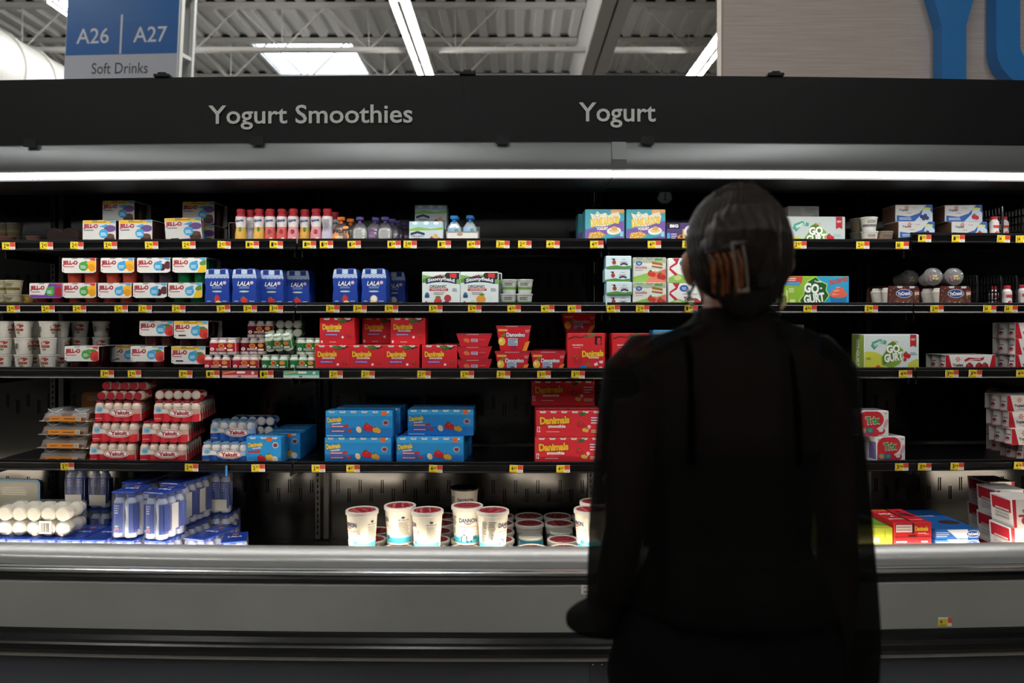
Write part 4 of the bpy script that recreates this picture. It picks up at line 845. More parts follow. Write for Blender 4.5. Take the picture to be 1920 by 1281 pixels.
@kind
def sixpack(col):
    r, h = .0175, .066; c1 = {'red': '#b92a38', 'green': '#2b7a44', 'dark': '#6b1822'}[col]
    b = minibottle(h, r, mt('#e2cfc9' if col != 'green' else '#d8e0d0', .3), mt('#e6dedb' if col != 'green' else '#cfe0cf', .3)).lathe([(r*.8, -.0004), (r*.8, 0)], 14, mt('#efece2', .4)).mesh('bottle')
    W = 3*r; mb = MB(); P = []
    for k in range(3):
        for q in range(-4, 5):
            a = q*pi/11; P.append((-W+r+2*r*k+(r+.001)*sin(a), -(r+.001)*cos(a)+r))
    n = len(P); film = mt(c1, .22, spec=.7)
    for z0, z1, m in ((.012, .046, film), (.003, .012, FILM), (.046, .054, FILM)): mb.add([(x, y, z0) for x, y in P] + [(x, y, z1) for x, y in P], [(i, i+1, n+i+1, n+i) for i in range(n-1)], m, True)
    mb.box(-W-.0008, -W, r, 3*r, .012, .046, film).box(W, W+.0008, r, 3*r, .012, .046, film).box(-W+r*.6, W-r*.6, 4*r, 4*r+.0008, .012, .046, film)
    mb.y0 = .0012
    mb.ell(.0, .035, .012, .0085, '#e0a83a', 16).ell(.0, .035, .009, .006, '#c2402f', 16).ell(.034, .036, .011, .008, '#df8f33', 14).ell(-.036, .022, .008, .007, '#efe3e2', 12).text('6', -.036, .022, .005, .008, c1, bold=.04).lines(-.02, .022, .016, .026, 2, '#f1e2df').rect(.024, .046, .015, .023, '#f1dfdb').ell(.016, .026, .004, .004, '#f4f1ee', 8)
    return 'yogurt_drink_pack', 'drink pack', [Pt('bottle', b, (-W+r+2*r*k, r+2*r*j, 0)) for k in range(3) for j in (0, 1)] + [Pt('printed_wrap', mb)]
# ---- clear hinged tray with an orange label band
@kind
def clamshell():
    w, d = .2, .13
    tray = MB().prism_x([(0, .004), (.0, .0), (d, .0), (d, .004), (d-.012, .03), (.012, .03)], -w/2+.008, w/2-.008, mt('#5a3a22', .3, name='caramel_custard')).rbox(-w/2-.006, w/2+.006, -.006, d+.006, 0, .0025, CLEAR)
    lid = MB(); n = 12
    Q = [(-w/2, .004), (-w/2+.016, .046), (-w/2+.03, .05), (-.03, .05), (-.02, .04), (0, .036), (.02, .04), (.03, .05), (w/2-.03, .05), (w/2-.016, .046), (w/2, .004)]
    lid.add([(x, .002, z*.3) for x, z in Q] + [(x*.94, .02, z) for x, z in Q] + [(x*.94, d-.02, z) for x, z in Q] + [(x, d-.002, z*.3) for x, z in Q], [(r_*11+i, r_*11+i+1, r_*11+11+i+1, r_*11+11+i) for r_ in range(3) for i in range(10)], CLEAR, True)
    for x in (-.055, .055): lid.tube([(x-.03, .02, .047), (x-.015, .014, .04), (x, .012, .036), (x+.015, .014, .04), (x+.03, .02, .047)], .0009, mt('#f2f4f4', .1, spec=.9), 5)
    lab = MB().box(-.062, .068, -.0085, -.0065, .002, .021, mt('#d98a35', .45)); lab.y0 = .0085
    lab.lines(-.05, -.01, .008, .015, 1, '#7a3a10').lines(-.002, .044, .007, .016, 1, '#8a4512').bars(.05, .066, .004, .02)
    return 'custard_clamshell', 'dessert tray', [Pt('tray', tray), Pt('lid', lid), Pt('paper_label', lab)]
@kind
def tray_top(col, rim, w):
    """shallow oblong container standing on its end, lid facing out"""
    mb = MB(); Q = []; h = w*.72
    for cx, cz, a0 in ((w/2-.02, h-.02, 0), (-w/2+.02, h-.02, pi/2), (-w/2+.02, .02, pi), (w/2-.02, .02, 1.5*pi)):
        for k in range(5): Q.append((cx+.02*cos(a0+k*pi/8), cz+.02*sin(a0+k*pi/8)))
    mb.prism_y(Q, 0, .012, mt(rim, .3)).prism_y([(x*.86, h/2+(z-h/2)*.86) for x, z in Q], .012, .05, mt(col, .3)); mb.poly([(x*.9, h/2+(z-h/2)*.88) for x, z in Q], mt(col, .25)); mb.lines(-w*.3, w*.3, h*.55, h*.8, 4, '#a8a294')
    return 'dessert_container', 'container', [Pt('dessert_container', mb)]
@kind
def puddingcup(lid):
    c = MB().lathe([(.026, 0), (.0265, .002), (.032, .034), (.034, .035), (.034, .038)], 22, mt('#4a3128', .3))
    return 'pudding_cup', 'pudding cup', [Pt('cup_body', c), Pt('foil_lid', MB().lathe([(.034, .038), (.0345, .039), (.03, .0395)], 22, mt(lid, .3, .3)))]
# ---- pouches with caps
@kind
def pouch(body, cap, art):
    w, h = (.028 if art == 'blue' else .033), .085; mb = MB(); n = 9; V = []
    for k in range(n):
        z = h*k/(n-1); t = k/(n-1); hw = w*(1 if t < .72 else 1-(t-.72)*2.1); dp = .022*(1-t)**.6*(.35 if k == 0 else 1)+.001
        for i in range(12):
            a = 2*pi*i/12; V.append((hw*math.copysign(abs(cos(a))**.6, cos(a)), dp*sin(a), z))
    P = [(k*12+i, k*12+(i+1) % 12, k*12+12+(i+1) % 12, k*12+12+i) for k in range(n-1) for i in range(12)]
    mb.add(V, P + [tuple(range(12))[::-1], tuple(range((n-1)*12, n*12))], mt(body, .25, .2, spec=.6, bump=.3, bscale=60), True)
    mb.warp = lambda x, z, y: (x, -(.022*(1-min(z/h, .98))**.6*(1-(abs(x)/w)**2*.5)+.0035)+y, z)
    if art == 'fruit': mb.ell(.0, .03, .034, .026, '#e08a3c', 20).text('FRUIT', 0, .05, .056, .016, '#2a1a14', bold=.05, arc=.004).lines(-.02, .02, .016, .034, 3, '#f4d9b0').ell(.02, .068, .012, .006, '#e8974a', 12)
    elif art == 'panel': mb.rect(-.02, .022, .01, .062, '#c3c3bd').lines(-.018, .02, .012, .06, 8, '#55555a')
    elif art == 'purple': mb.poly([(-.026, .02), (.01, .01), (.03, .05), (-.004, .062)], '#8a5a9c').ell(-.002, .036, .012, .016, '#b58ac0', 14, -.3).lines(-.01, .016, .03, .036, 1, '#e9dbee')
    else: mb.rect(-.024, .024, .012, .04, '#dfe5ea').rect(-.024, .024, .046, .06, '#8fb5d6').lines(-.02, .02, .016, .036, 4, '#4a6a8a').ell(.01, .05, .008, .008, '#4a8a4a', 10)
    cp = MB().lathe([(.007, 0), (.007, .012), (.015, .014), (.0155, .024), (.014, .027), (0, .0275)], 18, mt(cap, .35), caps=False).lathe([(.0152, .015), (.0158, .0155), (.0158, .018), (.0152, .0185)], 18, mt(cap, .5), caps=False)
    return 'yogurt_pouch', 'pouch', [Pt('pouch_bag', mb), Pt('screw_cap', cp, (0, 0, h-.002))]
@kind
def pouchtray(w, m, face):
    mb = MB(); d = .102; h = .05; card = mt(m, .45)
    mb.box(-w/2, w/2, 0, .0012, 0, h, card).box(-w/2, w/2, d-.0012, d, 0, h*1.6, card).box(-w/2, w/2, .001, d, 0, .0012, card)
    for sg in (-1, 1): mb.prism_x([(0, 0), (d, 0), (d, h*1.6), (d*.6, h*1.5), (0, h)], sg*w/2-.0006, sg*w/2+.0006, card)
    mb.rect(-w/2+.004, w/2-.004, .004, h-.006, face).ell(-.01, h-.012, .012, .006, '#b58a62', 10)
    return 'pouch_tray', 'tray', [Pt('pouch_tray', mb)]
@kind
def basket():
    mb = MB(); w, h, d = .1, .13, .32; p = mt('#0d0d0f', .35, spec=.6)
    for sx in (-w/2, w/2):
        for k in range(5): mb.box(sx-.002, sx+.002, 0, d, h*k/4-(.003 if k else 0), h*k/4+.003, p)
        for k in range(17): mb.box(sx-.002, sx+.002, d*k/16-.0025, d*k/16+.0025, 0, h, p)
    for k in range(5): mb.box(-w/2, w/2, d-.004, d, h*k/4-(.003 if k else 0), h*k/4+.003, p)
    for k in range(7): mb.box(-w/2+w*k/6-.0025, -w/2+w*k/6+.0025, d-.004, d, 0, h, p).box(-w/2+w*k/6-.0025, -w/2+w*k/6+.0025, 0, d, 0, .003, p)
    mb.box(-w/2, w/2, -.002, .002, 0, .02, p)
    for sx in (-w/2, w/2): mb.tube([(sx, .0, h), (sx, -.004, h*.7), (sx, .0, .0)], .004, mt('#1a1a1d', .2, spec=.8), 6)
    return 'mesh_basket', 'basket', [Pt('mesh_basket', mb)]
# ---- blue drink bottles in film: long packs of small bottles, card header on some
def waistbottle(h, r, m, capm):
    return MB().lathe([(r*.8, 0), (r, .004), (r, h*.24), (r*.84, h*.4), (r*.82, h*.5), (r, h*.7), (r*.92, h*.8), (r*.6, h*.88), (r*.6, h*.9, capm), (r*.72, h*.9, capm), (r*.72, h, capm)], 14, m)
@kind
def bluepack(nx, ny, card):
    r, h = .0215, .17; film_b = mt('#24429f', .22, spec=.7, bump=.3, bscale=50)
    bm = waistbottle(h, r, mt('#bcc6e0', .3), mt('#24429a', .35)); bm.warp = wrapR(lambda z: r+.0004)
    bm.rect(-.03, .022, .02, .13, '#2a4aa6').lines(-.01, .01, .09, .125, 4, '#cfd6ea').ell(0, .045, .008, .003, '#9ecf9a', 10).ell(0, .032, .008, .009, '#b8644a', 12)
    bm.lines(.026, .06, .02, .13, 12, '#8d93a6', .2)
    b = bm.mesh('bottle'); W, D = nx*2*r, ny*2*r; mb = MB()
    mb.rbox(-W/2-.001, W/2+.001, -.001, D+.001, h-.004, h+.0035, film_b, .003); n = 14
    for sx in (-W/2-.001, W/2+.001):
        for k in range(ny): mb.prism_x([(2*r*k+.004, .03), (2*r*k+2*r-.004, .03), (2*r*k+2*r-.004, .125), (2*r*k+.004, .125)], sx-.0004, sx+.0004, film_b if k % 2 == 0 else mt('#d2d3d6', .4))
    mb.rbox(-W/2-.0016, W/2+.0016, -.0016, D+.0016, .0, h+.001, FILM, .008)
    V, P, a, bb, c_, e = text_geo('LALA', .04, .2); s = W*.6/(bb-a); L = 0
    mb.add([((x-(a+bb)/2)*s, D*.5+(y-(c_+e)/2)*s, h+.0041) for x, y in V], P, '#e6e9f2'); mb.add([(.012*cos(k*.63), D*.75+.012*sin(k*.63), h+.0041) for k in range(10)], [tuple(range(10))], '#b0574a')
    parts = [Pt('bottle', b, (-W/2+r+2*r*i, r+2*r*j, 0), (0, 0, (0, pi/2, -pi/2)[(i+j) % 3] if not card else 0)) for i in range(nx) for j in range(ny)] + [Pt('film_wrap', mb)]
    if card: parts.append(Pt('blank_card', MB().box(-.036, .036, -.006, -.005, .012, .058, mt('#dad9d4', .5)), label='blank white card'))
    return 'bottle_pack', 'bottle pack', parts
@kind
def whitepack():
    r, h = .028, .12; b = waistbottle(h, r, mt('#e2dccb', .4), mt('#d9d3c2', .4)).lathe([(r*.78, -.0004), (r*.78, 0)], 16, mt('#f1ecdf', .5)).mesh('bottle')
    W = 10*r; mb = MB().rbox(-W/2-.002, W/2+.002, -.002, 4*r+.002, -.001, h, FILM, .012)
    lab = MB().box(-.024, .024, -.0012, -.0006, -.024, .024, mt('#efece4', .5)); lab.y0 = .0012; lab.bars(-.018, .018, -.018, .018)
    return 'bottle_pack', 'bottle pack', [Pt('bottle', b, (-W/2+r+2*r*i, r+2*r*j, 0)) for i in range(5) for j in (0, 1)] + [Pt('film_wrap', mb), Pt('barcode_label', lab, (W/2-.09, 4*r-.034, -.0035), (R(90), 0, 0))]
# ---- cartons lying flat in the bottom well, big top face
@kind
def flatbox(art):
    w, h, d = {'go': (.2, .055, .25), 'dan': (.14, .08, .21), 'yo': (.166, .035, .3)}[art]
    c1 = {'go': '#b9c23a', 'dan': '#c9242e', 'yo': '#1f5aa0'}[art]; mb = MB().rbox(-w/2, w/2, 0, d, 0, h, mt(c1, .42))
    def top(t, x, y, wd, m, bold=.04):
        V, P, a, b, c_, e = text_geo(t, bold, 0); s = wd/(b-a); mb.add([((u-(a+b)/2)*s+x, (v-(c_+e)/2)*s+y, h+.0006) for u, v in V], P, m)
    if art == 'dan':
        mb.outlined('Danimals', .032, h*.72, .05, .017, '#f0c033', '#8f1118', bold=.05, fat=.085).text('smoothie', .034, h*.52, .03, .006, '#f4e9e2').rect(-.064, -.002, h*.56, h*.9, '#ece4dc').lines(-.062, -.006, h*.6, h*.86, 2, '#c79a98').rect(-.068, .068, .026, .0275, '#3a0a10').rect(-.018, .014, .026, .034, '#4a0e14').lines(-.064, -.02, .004, .016, 1, '#f0d2cc').lines(.03, .062, .004, .016, 1, '#f0d2cc').lines(.044, .06, .036, .04, 1, '#f0d2cc')
        mb.box(-.0035, .0035, .02, d-.01, h, h+.0007, '#3a0a10').box(-.0035, .0035, -.0012, -.0004, h*.5, h, '#3a0a10'); top('Danimals', -.036, d*.86, .06, '#f0c033'); top('MIX', -.034, d*.62, .05, '#efe2dc'); top('&', -.03, d*.44, .014, '#efe2dc'); top('MATCH', -.035, d*.26, .056, '#efe2dc'); top('smoothies', .034, d*.2, .05, '#e9c9c4')
        for x, y, r_ in ((.034, .12, .02), (.046, .1, .012), (.03, .16, .011)): mb.add([(x+r_*cos(k*.5), y+r_*sin(k*.5), h+.0006) for k in range(12)], [tuple(range(12))], '#3a2230')
    elif art == 'go':
        mb.rect(-.095, .03, .002, .03, '#efe9c8').rect(-.02, .05, .002, .02, '#e9e2b8').lines(-.09, .0, .006, .024, 3, '#b8b48a').rect(.07, .072, .01, .045, '#7a8a2a')
        mb.add([(-w/2+.002, .08, h+.0005), (w/2-.002, .03, h+.0005), (w/2-.002, .17, h+.0005), (-w/2+.002, .17, h+.0005)], [(0, 1, 2, 3)], '#5a9a34'); mb.add([(-w/2+.002, .17, h+.0005), (w/2-.002, .17, h+.0005), (w/2-.002, d-.002, h+.0005), (-w/2+.002, d-.002, h+.0005)], [(0, 1, 2, 3)], '#3b93cf')
        mb.add([(.03+.04*cos(k*.5), .1+.045*sin(k*.5), h+.0008) for k in range(12)], [tuple(range(12))], '#12381d'); top('GO', .0, .12, .1, '#f4f4ee', .05)
    else:
        mb.poly([(-.04, h-.001), (.04, h-.001), (.04, .001), (.0, .001)], '#c9cfd8').lines(-.08, -.03, .006, h-.008, 3, '#9fb8d8').ell(.06, h/2, .026, .013, '#e9ebf0', 22).ell(.06, h/2, .024, .0115, '#24407f', 22).text('YoCrunch', .06, h/2, .04, .01, '#f2f3f6', bold=.04, rot=.06)
        top('YoCrunch', -.02, .2, .1, '#c9d4e6'); mb.add([(.03+.04*cos(k*.5), .1+.03*sin(k*.5), h+.0006) for k in range(12)], [tuple(range(12))], '#3d2a26')
    return 'yogurt_tube_carton' if art == 'go' else 'yogurt_carton', 'yogurt carton', [Pt('yogurt_tube_carton' if art == 'go' else 'yogurt_carton', mb)]
@kind
def yopbox():
    w, h, d = .12, .105, .13; mb = MB(); card = mt('#d9d5d1', .45)
    Q = [(-w/2+.008, 0), (w/2-.008, 0), (w/2, h), (-w/2, h)]
    mb.prism_y(Q, 0, d, card); mb.poly([(-w/2+.008, .0005), (-w/2+.02, .0005), (-w/2+.014, h-.0005), (-w/2, h-.0005)], '#a8212f').poly([(w/2-.008, .0005), (w/2-.02, .0005), (w/2-.014, h-.0005), (w/2, h-.0005)], '#a8212f')
    for k in range(6): mb.ell(.007*cos(k*pi/3), h-.02+.007*sin(k*pi/3), .005, .002, '#d2653a', 8, k*pi/3)
    mb.text('Yoplait', 0, .06, .046, .016, '#2b2426', bold=.03); berries(mb, -.008, .026, .016, '#8e2230'); mb.poly([(-.036, .048), (.036, .05), (.034, .042), (-.034, .04)], '#a8212f')
    for sg in (-1, 1):
        mb.add([(sg*(w/2-.004+.0005), .01, h*.5), (sg*(w/2-.004+.0005), d-.01, h*.5), (sg*(w/2+.0005), d-.01, h-.006), (sg*(w/2+.0005), .01, h-.006)], [(0, 1, 2, 3)], '#a8212f')
        for k in range(4): mb.box(sg*(w/2-.0025)-.0004, sg*(w/2-.0025)+.0008*sg, .02, d-.03, .02+k*.012, .026+k*.012, '#b9b4ae')
    return 'yogurt_cup_carton', 'yogurt carton', [Pt('yogurt_cup_carton', mb)]
# ================================================================ stocking the shelves (photo column, shelf, set-back, description)
GB, GG = '#3fa0cf', '#4d9a3f'
orangeA = gelatin(GG, 'orange', '#a8402f', 'w'); orangeB = gelatin(GB, 'orange', '#a8402f', 'w'); cher = gelatin(GB, 'cherry', '#3a2a30', 'w'); lime = gelatin(GB, 'lemon', '#0f5a32', 'w')
rasp = gelatin(GG, 'rasp', '#8e2236', 'purple'); strG = gelatin(GG, 'berry', '#3a1214', 'w'); strB = gelatin(GB, 'berry', '#3a1214', 'w'); strY = gelatin(GB, 'berry', '#2b1214', 'yellow'); pud = gelatin(GB, 'choc', '#3a2620', 'pudding')
GP = 'gelatin packs'
# --- top shelf
put(puddingcup('#a8552f'), 14, 1, .05, 'brown pudding cup with orange rim, far left corner', grp='pudding cups', dz=0)
put(puddingcup('#5a78a0'), 66, 1, .03, 'single brown pudding cup lying open to view', grp='pudding cups', dz=0)
for px in (115, 141): put(puddingcup('#2c2422'), px, 1, .045, 'brown pudding cup tipped on its side', grp='pudding cups', rot=(R(100), 0, 0), dz=.041)
put(pud, 186, 1, .012, 'white pudding pack with yellow top band', grp=GP, rz=0); put(pud, 254, 1, .012, 'white pudding pack with yellow top band', grp=GP)
for px, q in ((222, .156), (372, .2)):
    put(pud, px, 1, q, 'pudding pack standing under another at the back', grp=GP); put(pud, px, 1, q, 'dim pudding pack raised on another at the back', 1, grp=GP)
put(pud, 430, 1, .17, 'dark pudding pack turned side on beside the bottles', grp=GP, rz=R(-70), dz=0)
put(pud, 346, 1, .04, 'pudding pack turned and tilted to show its chocolate side', grp=GP, rot=(0, R(-4), R(20)), dz=.011)
for px, low, bk, back, d in ((452, '#c9a24a', 0, .02, 'slim red capped bottle with pineapple picture, first of the row'), (470, '#9a9aa2', 1, .06, 'slim red capped bottle turned to its grey back panel'), (486, '#c9a24a', 0, .02, 'slim red capped bottle with yellow fruit picture'), (507, '#c4574f', 0, .035, 'slim red capped bottle with strawberry base'), (529, '#c4574f', 0, .035, 'slim red capped bottle with strawberry base'), (550, '#d38a90', 0, .02, 'slim red capped bottle with pink strawberry base'),
        (572, '#c9a24a', 0, .05, 'slim red capped bottle with yellow fruit picture'), (593, '#d38a90', 0, .02, 'slim red capped bottle with pink strawberry base'), (614, '#b9b3c6', 1, .03, 'slim red capped bottle showing lilac back panel'), (627, '#c4574f', 0, .13, 'red capped bottle half hidden behind the orange pouch')):
    put(shake(low, bk), px, 1, back, d, grp='red capped drink bottles')
put(shake('#c4574f', 0), 505, 1, .1, 'red capped bottle behind the strawberry bottles', grp='red capped drink bottles'); put(shake('#c4574f', 0), 533, 1, .1, 'red capped bottle behind the strawberry bottles', grp='red capped drink bottles')
PG = 'capped fruit pouches'
put(pouch('#5a4a48', '#d9702e', 'fruit'), 640, 1, .035, 'orange capped fruit pouch facing front', grp=PG); put(pouch('#6a5a4a', '#d9702e', 'panel'), 657, 1, .09, 'orange capped pouch behind the front one', grp=PG)
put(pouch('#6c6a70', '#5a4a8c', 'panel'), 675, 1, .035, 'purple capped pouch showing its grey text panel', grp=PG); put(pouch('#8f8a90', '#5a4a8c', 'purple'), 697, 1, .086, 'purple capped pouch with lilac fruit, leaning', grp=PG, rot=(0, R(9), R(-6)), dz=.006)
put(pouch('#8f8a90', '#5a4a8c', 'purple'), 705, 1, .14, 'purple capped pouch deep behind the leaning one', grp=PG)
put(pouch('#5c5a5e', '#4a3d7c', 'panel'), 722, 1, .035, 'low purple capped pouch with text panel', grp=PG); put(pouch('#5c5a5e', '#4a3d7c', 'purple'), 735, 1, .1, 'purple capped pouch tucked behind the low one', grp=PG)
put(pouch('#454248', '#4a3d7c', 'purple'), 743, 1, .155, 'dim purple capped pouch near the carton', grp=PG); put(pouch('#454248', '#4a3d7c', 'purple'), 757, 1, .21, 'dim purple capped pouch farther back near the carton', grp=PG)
put(stonykids(), 799, 1, .012, 'small white pouch carton with green hills', grp='white pouch cartons'); put(stonykids(), 806, 1, .12, 'small dark pouch carton behind another', grp='white pouch cartons'); put(stonykids(), 808, 1, .19, 'dim pouch carton raised at the back', 1, .09, grp='white pouch cartons'); put(stonykids(), 808, 1, .195, 'dim pouch carton at the back', grp='white pouch cartons')
put(pouchtray(.128, '#8f8f88', '#dedcd6'), 867, 1, .01, 'open white display tray holding blue capped pouches', grp='display trays')
put(pouch('#b9c4cc', '#2f86c8', 'blue'), 852, 1, .044, 'blue capped pouch tipped toward the shopper', grp=PG, rot=(R(9), 0, 0), dz=.006)
for px, b_ in ((881, .04), (854, .082), (883, .082)): put(pouch('#b4bfc8', '#2a6fb4', 'blue'), px, 1, b_, 'blue capped pouch standing in the tray', grp=PG, rot=(R(-3), 0, 0), dz=.006)
put(dunk(), 1134, 1, .012, 'teal and purple cookie yogurt box', grp='teal cookie yogurt boxes'); put(dunk(), 1211, 1, .012, 'teal and purple cookie yogurt box', grp='teal cookie yogurt boxes')
put(dunk(), 1119, 1, .15, 'teal cookie box peeking out behind', grp='teal cookie yogurt boxes'); put(dunk(), 1193, 1, .12, 'teal cookie box behind the front pair', grp='teal cookie yogurt boxes')
put(big(), 1278, 1, .012, 'purple cookie yogurt box partly behind the head'); put(big(), 1282, 1, .12, 'purple cookie yogurt box at the back')
put(gogurt('low'), 1527, 1, .012, 'white and green yogurt tube box'); put(palebox('#a9aba4', ''), 1507, 1, .14, 'pale grey printed box back panel', 1, .112, grp='pale printed boxes'); put(gogurt('low'), 1520, 1, .12, 'white yogurt tube box behind the front one')
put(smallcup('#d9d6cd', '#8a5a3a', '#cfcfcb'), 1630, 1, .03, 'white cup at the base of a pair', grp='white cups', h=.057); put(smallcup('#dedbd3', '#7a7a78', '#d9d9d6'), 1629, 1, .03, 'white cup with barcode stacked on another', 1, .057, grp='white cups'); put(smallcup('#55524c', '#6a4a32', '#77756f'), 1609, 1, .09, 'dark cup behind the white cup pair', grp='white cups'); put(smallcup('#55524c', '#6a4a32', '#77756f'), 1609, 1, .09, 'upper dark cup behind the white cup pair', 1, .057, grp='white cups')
put(yoplight('blue'), 1719, 1, .02, 'white and blue yogurt carton, lower one', grp='white and blue cartons'); put(yoplight('blue'), 1714, 1, .035, 'white and blue yogurt carton with blueberries, raised', 1, .069, grp='white and blue cartons', rz=R(-4))
put(yoplight('red'), 1818, 1, .02, 'white and blue yogurt carton, lower one near the basket', grp='white and blue cartons'); put(yoplight('red'), 1807, 1, .03, 'white and blue yogurt carton with strawberry, raised', 1, .069, grp='white and blue cartons', rz=R(-5))
put(yoplight('blue'), 1700, 1, .17, 'dim white and blue carton', grp='white and blue cartons')
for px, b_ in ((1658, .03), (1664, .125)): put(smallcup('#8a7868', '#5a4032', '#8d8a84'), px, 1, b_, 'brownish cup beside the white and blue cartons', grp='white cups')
put(drinkbottle(), 1864, 1, .03, 'small red and white drink bottle beside the basket', grp='small drink bottles', dz=0); put(basket(), 1901, 1, .015, 'black mesh basket', grp='black mesh baskets'); put(drinkbottle(), 1882, 1, .08, 'small red drink bottle inside the mesh basket', grp='small drink bottles', dz=.006)
put(basket(), 1953, 1, .015, 'black mesh basket', grp='black mesh baskets')
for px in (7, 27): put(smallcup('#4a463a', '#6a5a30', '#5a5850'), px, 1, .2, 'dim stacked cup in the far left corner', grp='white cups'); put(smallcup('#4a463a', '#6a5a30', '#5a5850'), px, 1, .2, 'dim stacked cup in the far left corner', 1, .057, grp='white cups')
# --- second shelf
for px in (4, 26): 
    for n in (0, 1): put(smallcup('#b0a98c', '#6a5f30', '#9c9a90'), px, 2, .03, 'beige cup of a stacked pair', n, .057, grp='beige cups')
put(smallcup('#c2a24a', '#a8802a', '#a8a08c'), 50, 2, .09, 'yellow banded cup beside the purple pack', grp='beige cups'); put(smallcup('#c2a24a', '#a8802a', '#a8a08c'), 49, 2, .165, 'yellow banded cup behind another', grp='beige cups')
for k, (kd, d) in enumerate(((rasp, 'white and purple gelatin pack with red cups'), (orangeA, 'white gelatin pack with green circle and orange slice'), (orangeB, 'white gelatin pack with blue circle and orange slice'), (cher, 'white gelatin pack with blue circle and black cherries'), (lime, 'white gelatin pack with lemon picture and green cups'))):
    put(kd, (86, 149, 215, 281, 347)[k], 2, .01, d+', lower one', grp=GP)
    if k:
        put(kd, (0, 148, 220, 288, 355)[k], 2, .02, d+', upper one', 1, .1005, grp=GP, rz=R((0, 3, 0, -2, 0)[k]))
    if k != 2: put(kd, (92, 158, 226, 290, 354)[k], 2, .17, d+' behind', grp=GP); 
    if k: put(kd, (0, 160, 226, 292, 358)[k], 2, .18, d+' behind on top', 1, .1005, grp=GP)
LG = 'blue drink packs'
put(lala('strawban'), 407, 2, .012, 'blue drink pack with strawberry and banana beside the gelatin packs', grp=LG); put(lala('berry'), 458, 2, .012, 'blue drink pack with red berries', grp=LG)
for px, b_ in ((417, .105), (464, .11), (509, .07), (558, .12), (512, .17), (416, .2), (466, .205)): put(lala('berry'), px, 2, b_, 'dim blue drink pack standing behind the front pair', grp=LG)
put(lala('strawban'), 647, 2, .012, 'blue drink pack with strawberry and banana standing apart', grp=LG); put(lala('coconut'), 701, 2, .012, 'blue drink pack with coconut', grp=LG)
put(lala('strawban'), 652, 2, .105, 'dim blue drink pack behind the strawberry banana one', grp=LG); put(lala('coconut'), 705, 2, .105, 'dim blue drink pack behind the coconut one', grp=LG); put(lala('coconut'), 738, 2, .205, 'dim blue drink pack near the white boxes', grp=LG)
put(stony('a'), 827, 2, .012, 'white organic pouch box with strawberry', grp='white organic pouch boxes'); put(stony('b'), 899, 2, .012, 'white organic pouch box with mango', grp='white organic pouch boxes')
put(stony('a'), 832, 2, .08, 'white organic pouch box behind the strawberry one', grp='white organic pouch boxes'); put(stony('b'), 906, 2, .08, 'white organic pouch box behind the mango one', grp='white organic pouch boxes', dz=0)
for n in (0, 1):
    for px in (954, 983): put(smallcup('#c9cfc8', '#6f9a4f', '#cfd0cd'), px-(0 if n == 0 else -1), 2, .02+.03*n, 'small organic cup with green band, %s' % ('upper one' if n else 'lower one'), n, .057, grp='small organic cups')
for n, dx, bk in ((0, 0, .014), (1, 2, .006), (2, -1, .014), (3, 1, .012)): put(cowbox(), 1159+dx, 2, bk, 'small pale blue organic carton, %s' % ('lowest of the stack', 'second of the stack', 'third of the stack', 'topmost of the stack')[n], n, .0513, grp='small pale blue cartons')
for n in (0, 1):
    lv = ('lower', 'upper')[n]
    put(gvsmooth(), 1218, 2, .012+.02*n, 'white and red smoothie carton, %s one' % lv, n, .1003, grp='store cartons'); put(gvtubes(), 1284, 2, .012, 'white yogurt tubes carton with red swirl, %s one' % lv, n, .0983, grp='store cartons')
    put(gvsmooth(), 1224, 2, .14, 'smoothie carton at the back, %s one' % lv, n, .1003, grp='store cartons')
put(gogurt('slush'), 1531, 2, .012, 'green and blue slushie yogurt tube box'); put(gogurt('slush'), 1528, 2, .12, 'slushie yogurt tube box at the back')
put(yocrunch(1), 1694, 2, .012, 'brown candy speckled yogurt cup pack', grp='brown cup packs', rz=R(6)); put(yocrunch(1), 1791, 2, .012, 'brown candy speckled yogurt cup pack', grp='brown cup packs', rz=R(5))
put(yocrunch(1), 1706, 2, .19, 'dim brown yogurt cup pack behind', grp='brown cup packs')
for px, z in ((1748, .1), (1787, .1)): put(domecup(1), px, 2, .06, 'clear domed yogurt cup lying on the brown packs', grp='domed cups', rot=(R(78), 0, 0), dz=.127)
put(domecup(1), 1704, 2, .19, 'dim domed yogurt cup behind the others', grp='domed cups', rot=(R(80), 0, R(20)), dz=.127)
put(basket(), 1854, 2, .015, 'black mesh basket', grp='black mesh baskets'); put(basket(), 1928, 2, .015, 'black mesh basket', grp='black mesh baskets')
put(drinkbottle(), 1888, 2, .03, 'small red and white drink bottle between baskets', grp='small drink bottles', dz=0); put(drinkbottle(), 1918, 2, .045, 'small red and white drink bottle at the picture edge', grp='small drink bottles', dz=.004); put(drinkbottle(), 1863, 2, .11, 'small drink bottle standing behind another', grp='small drink bottles')
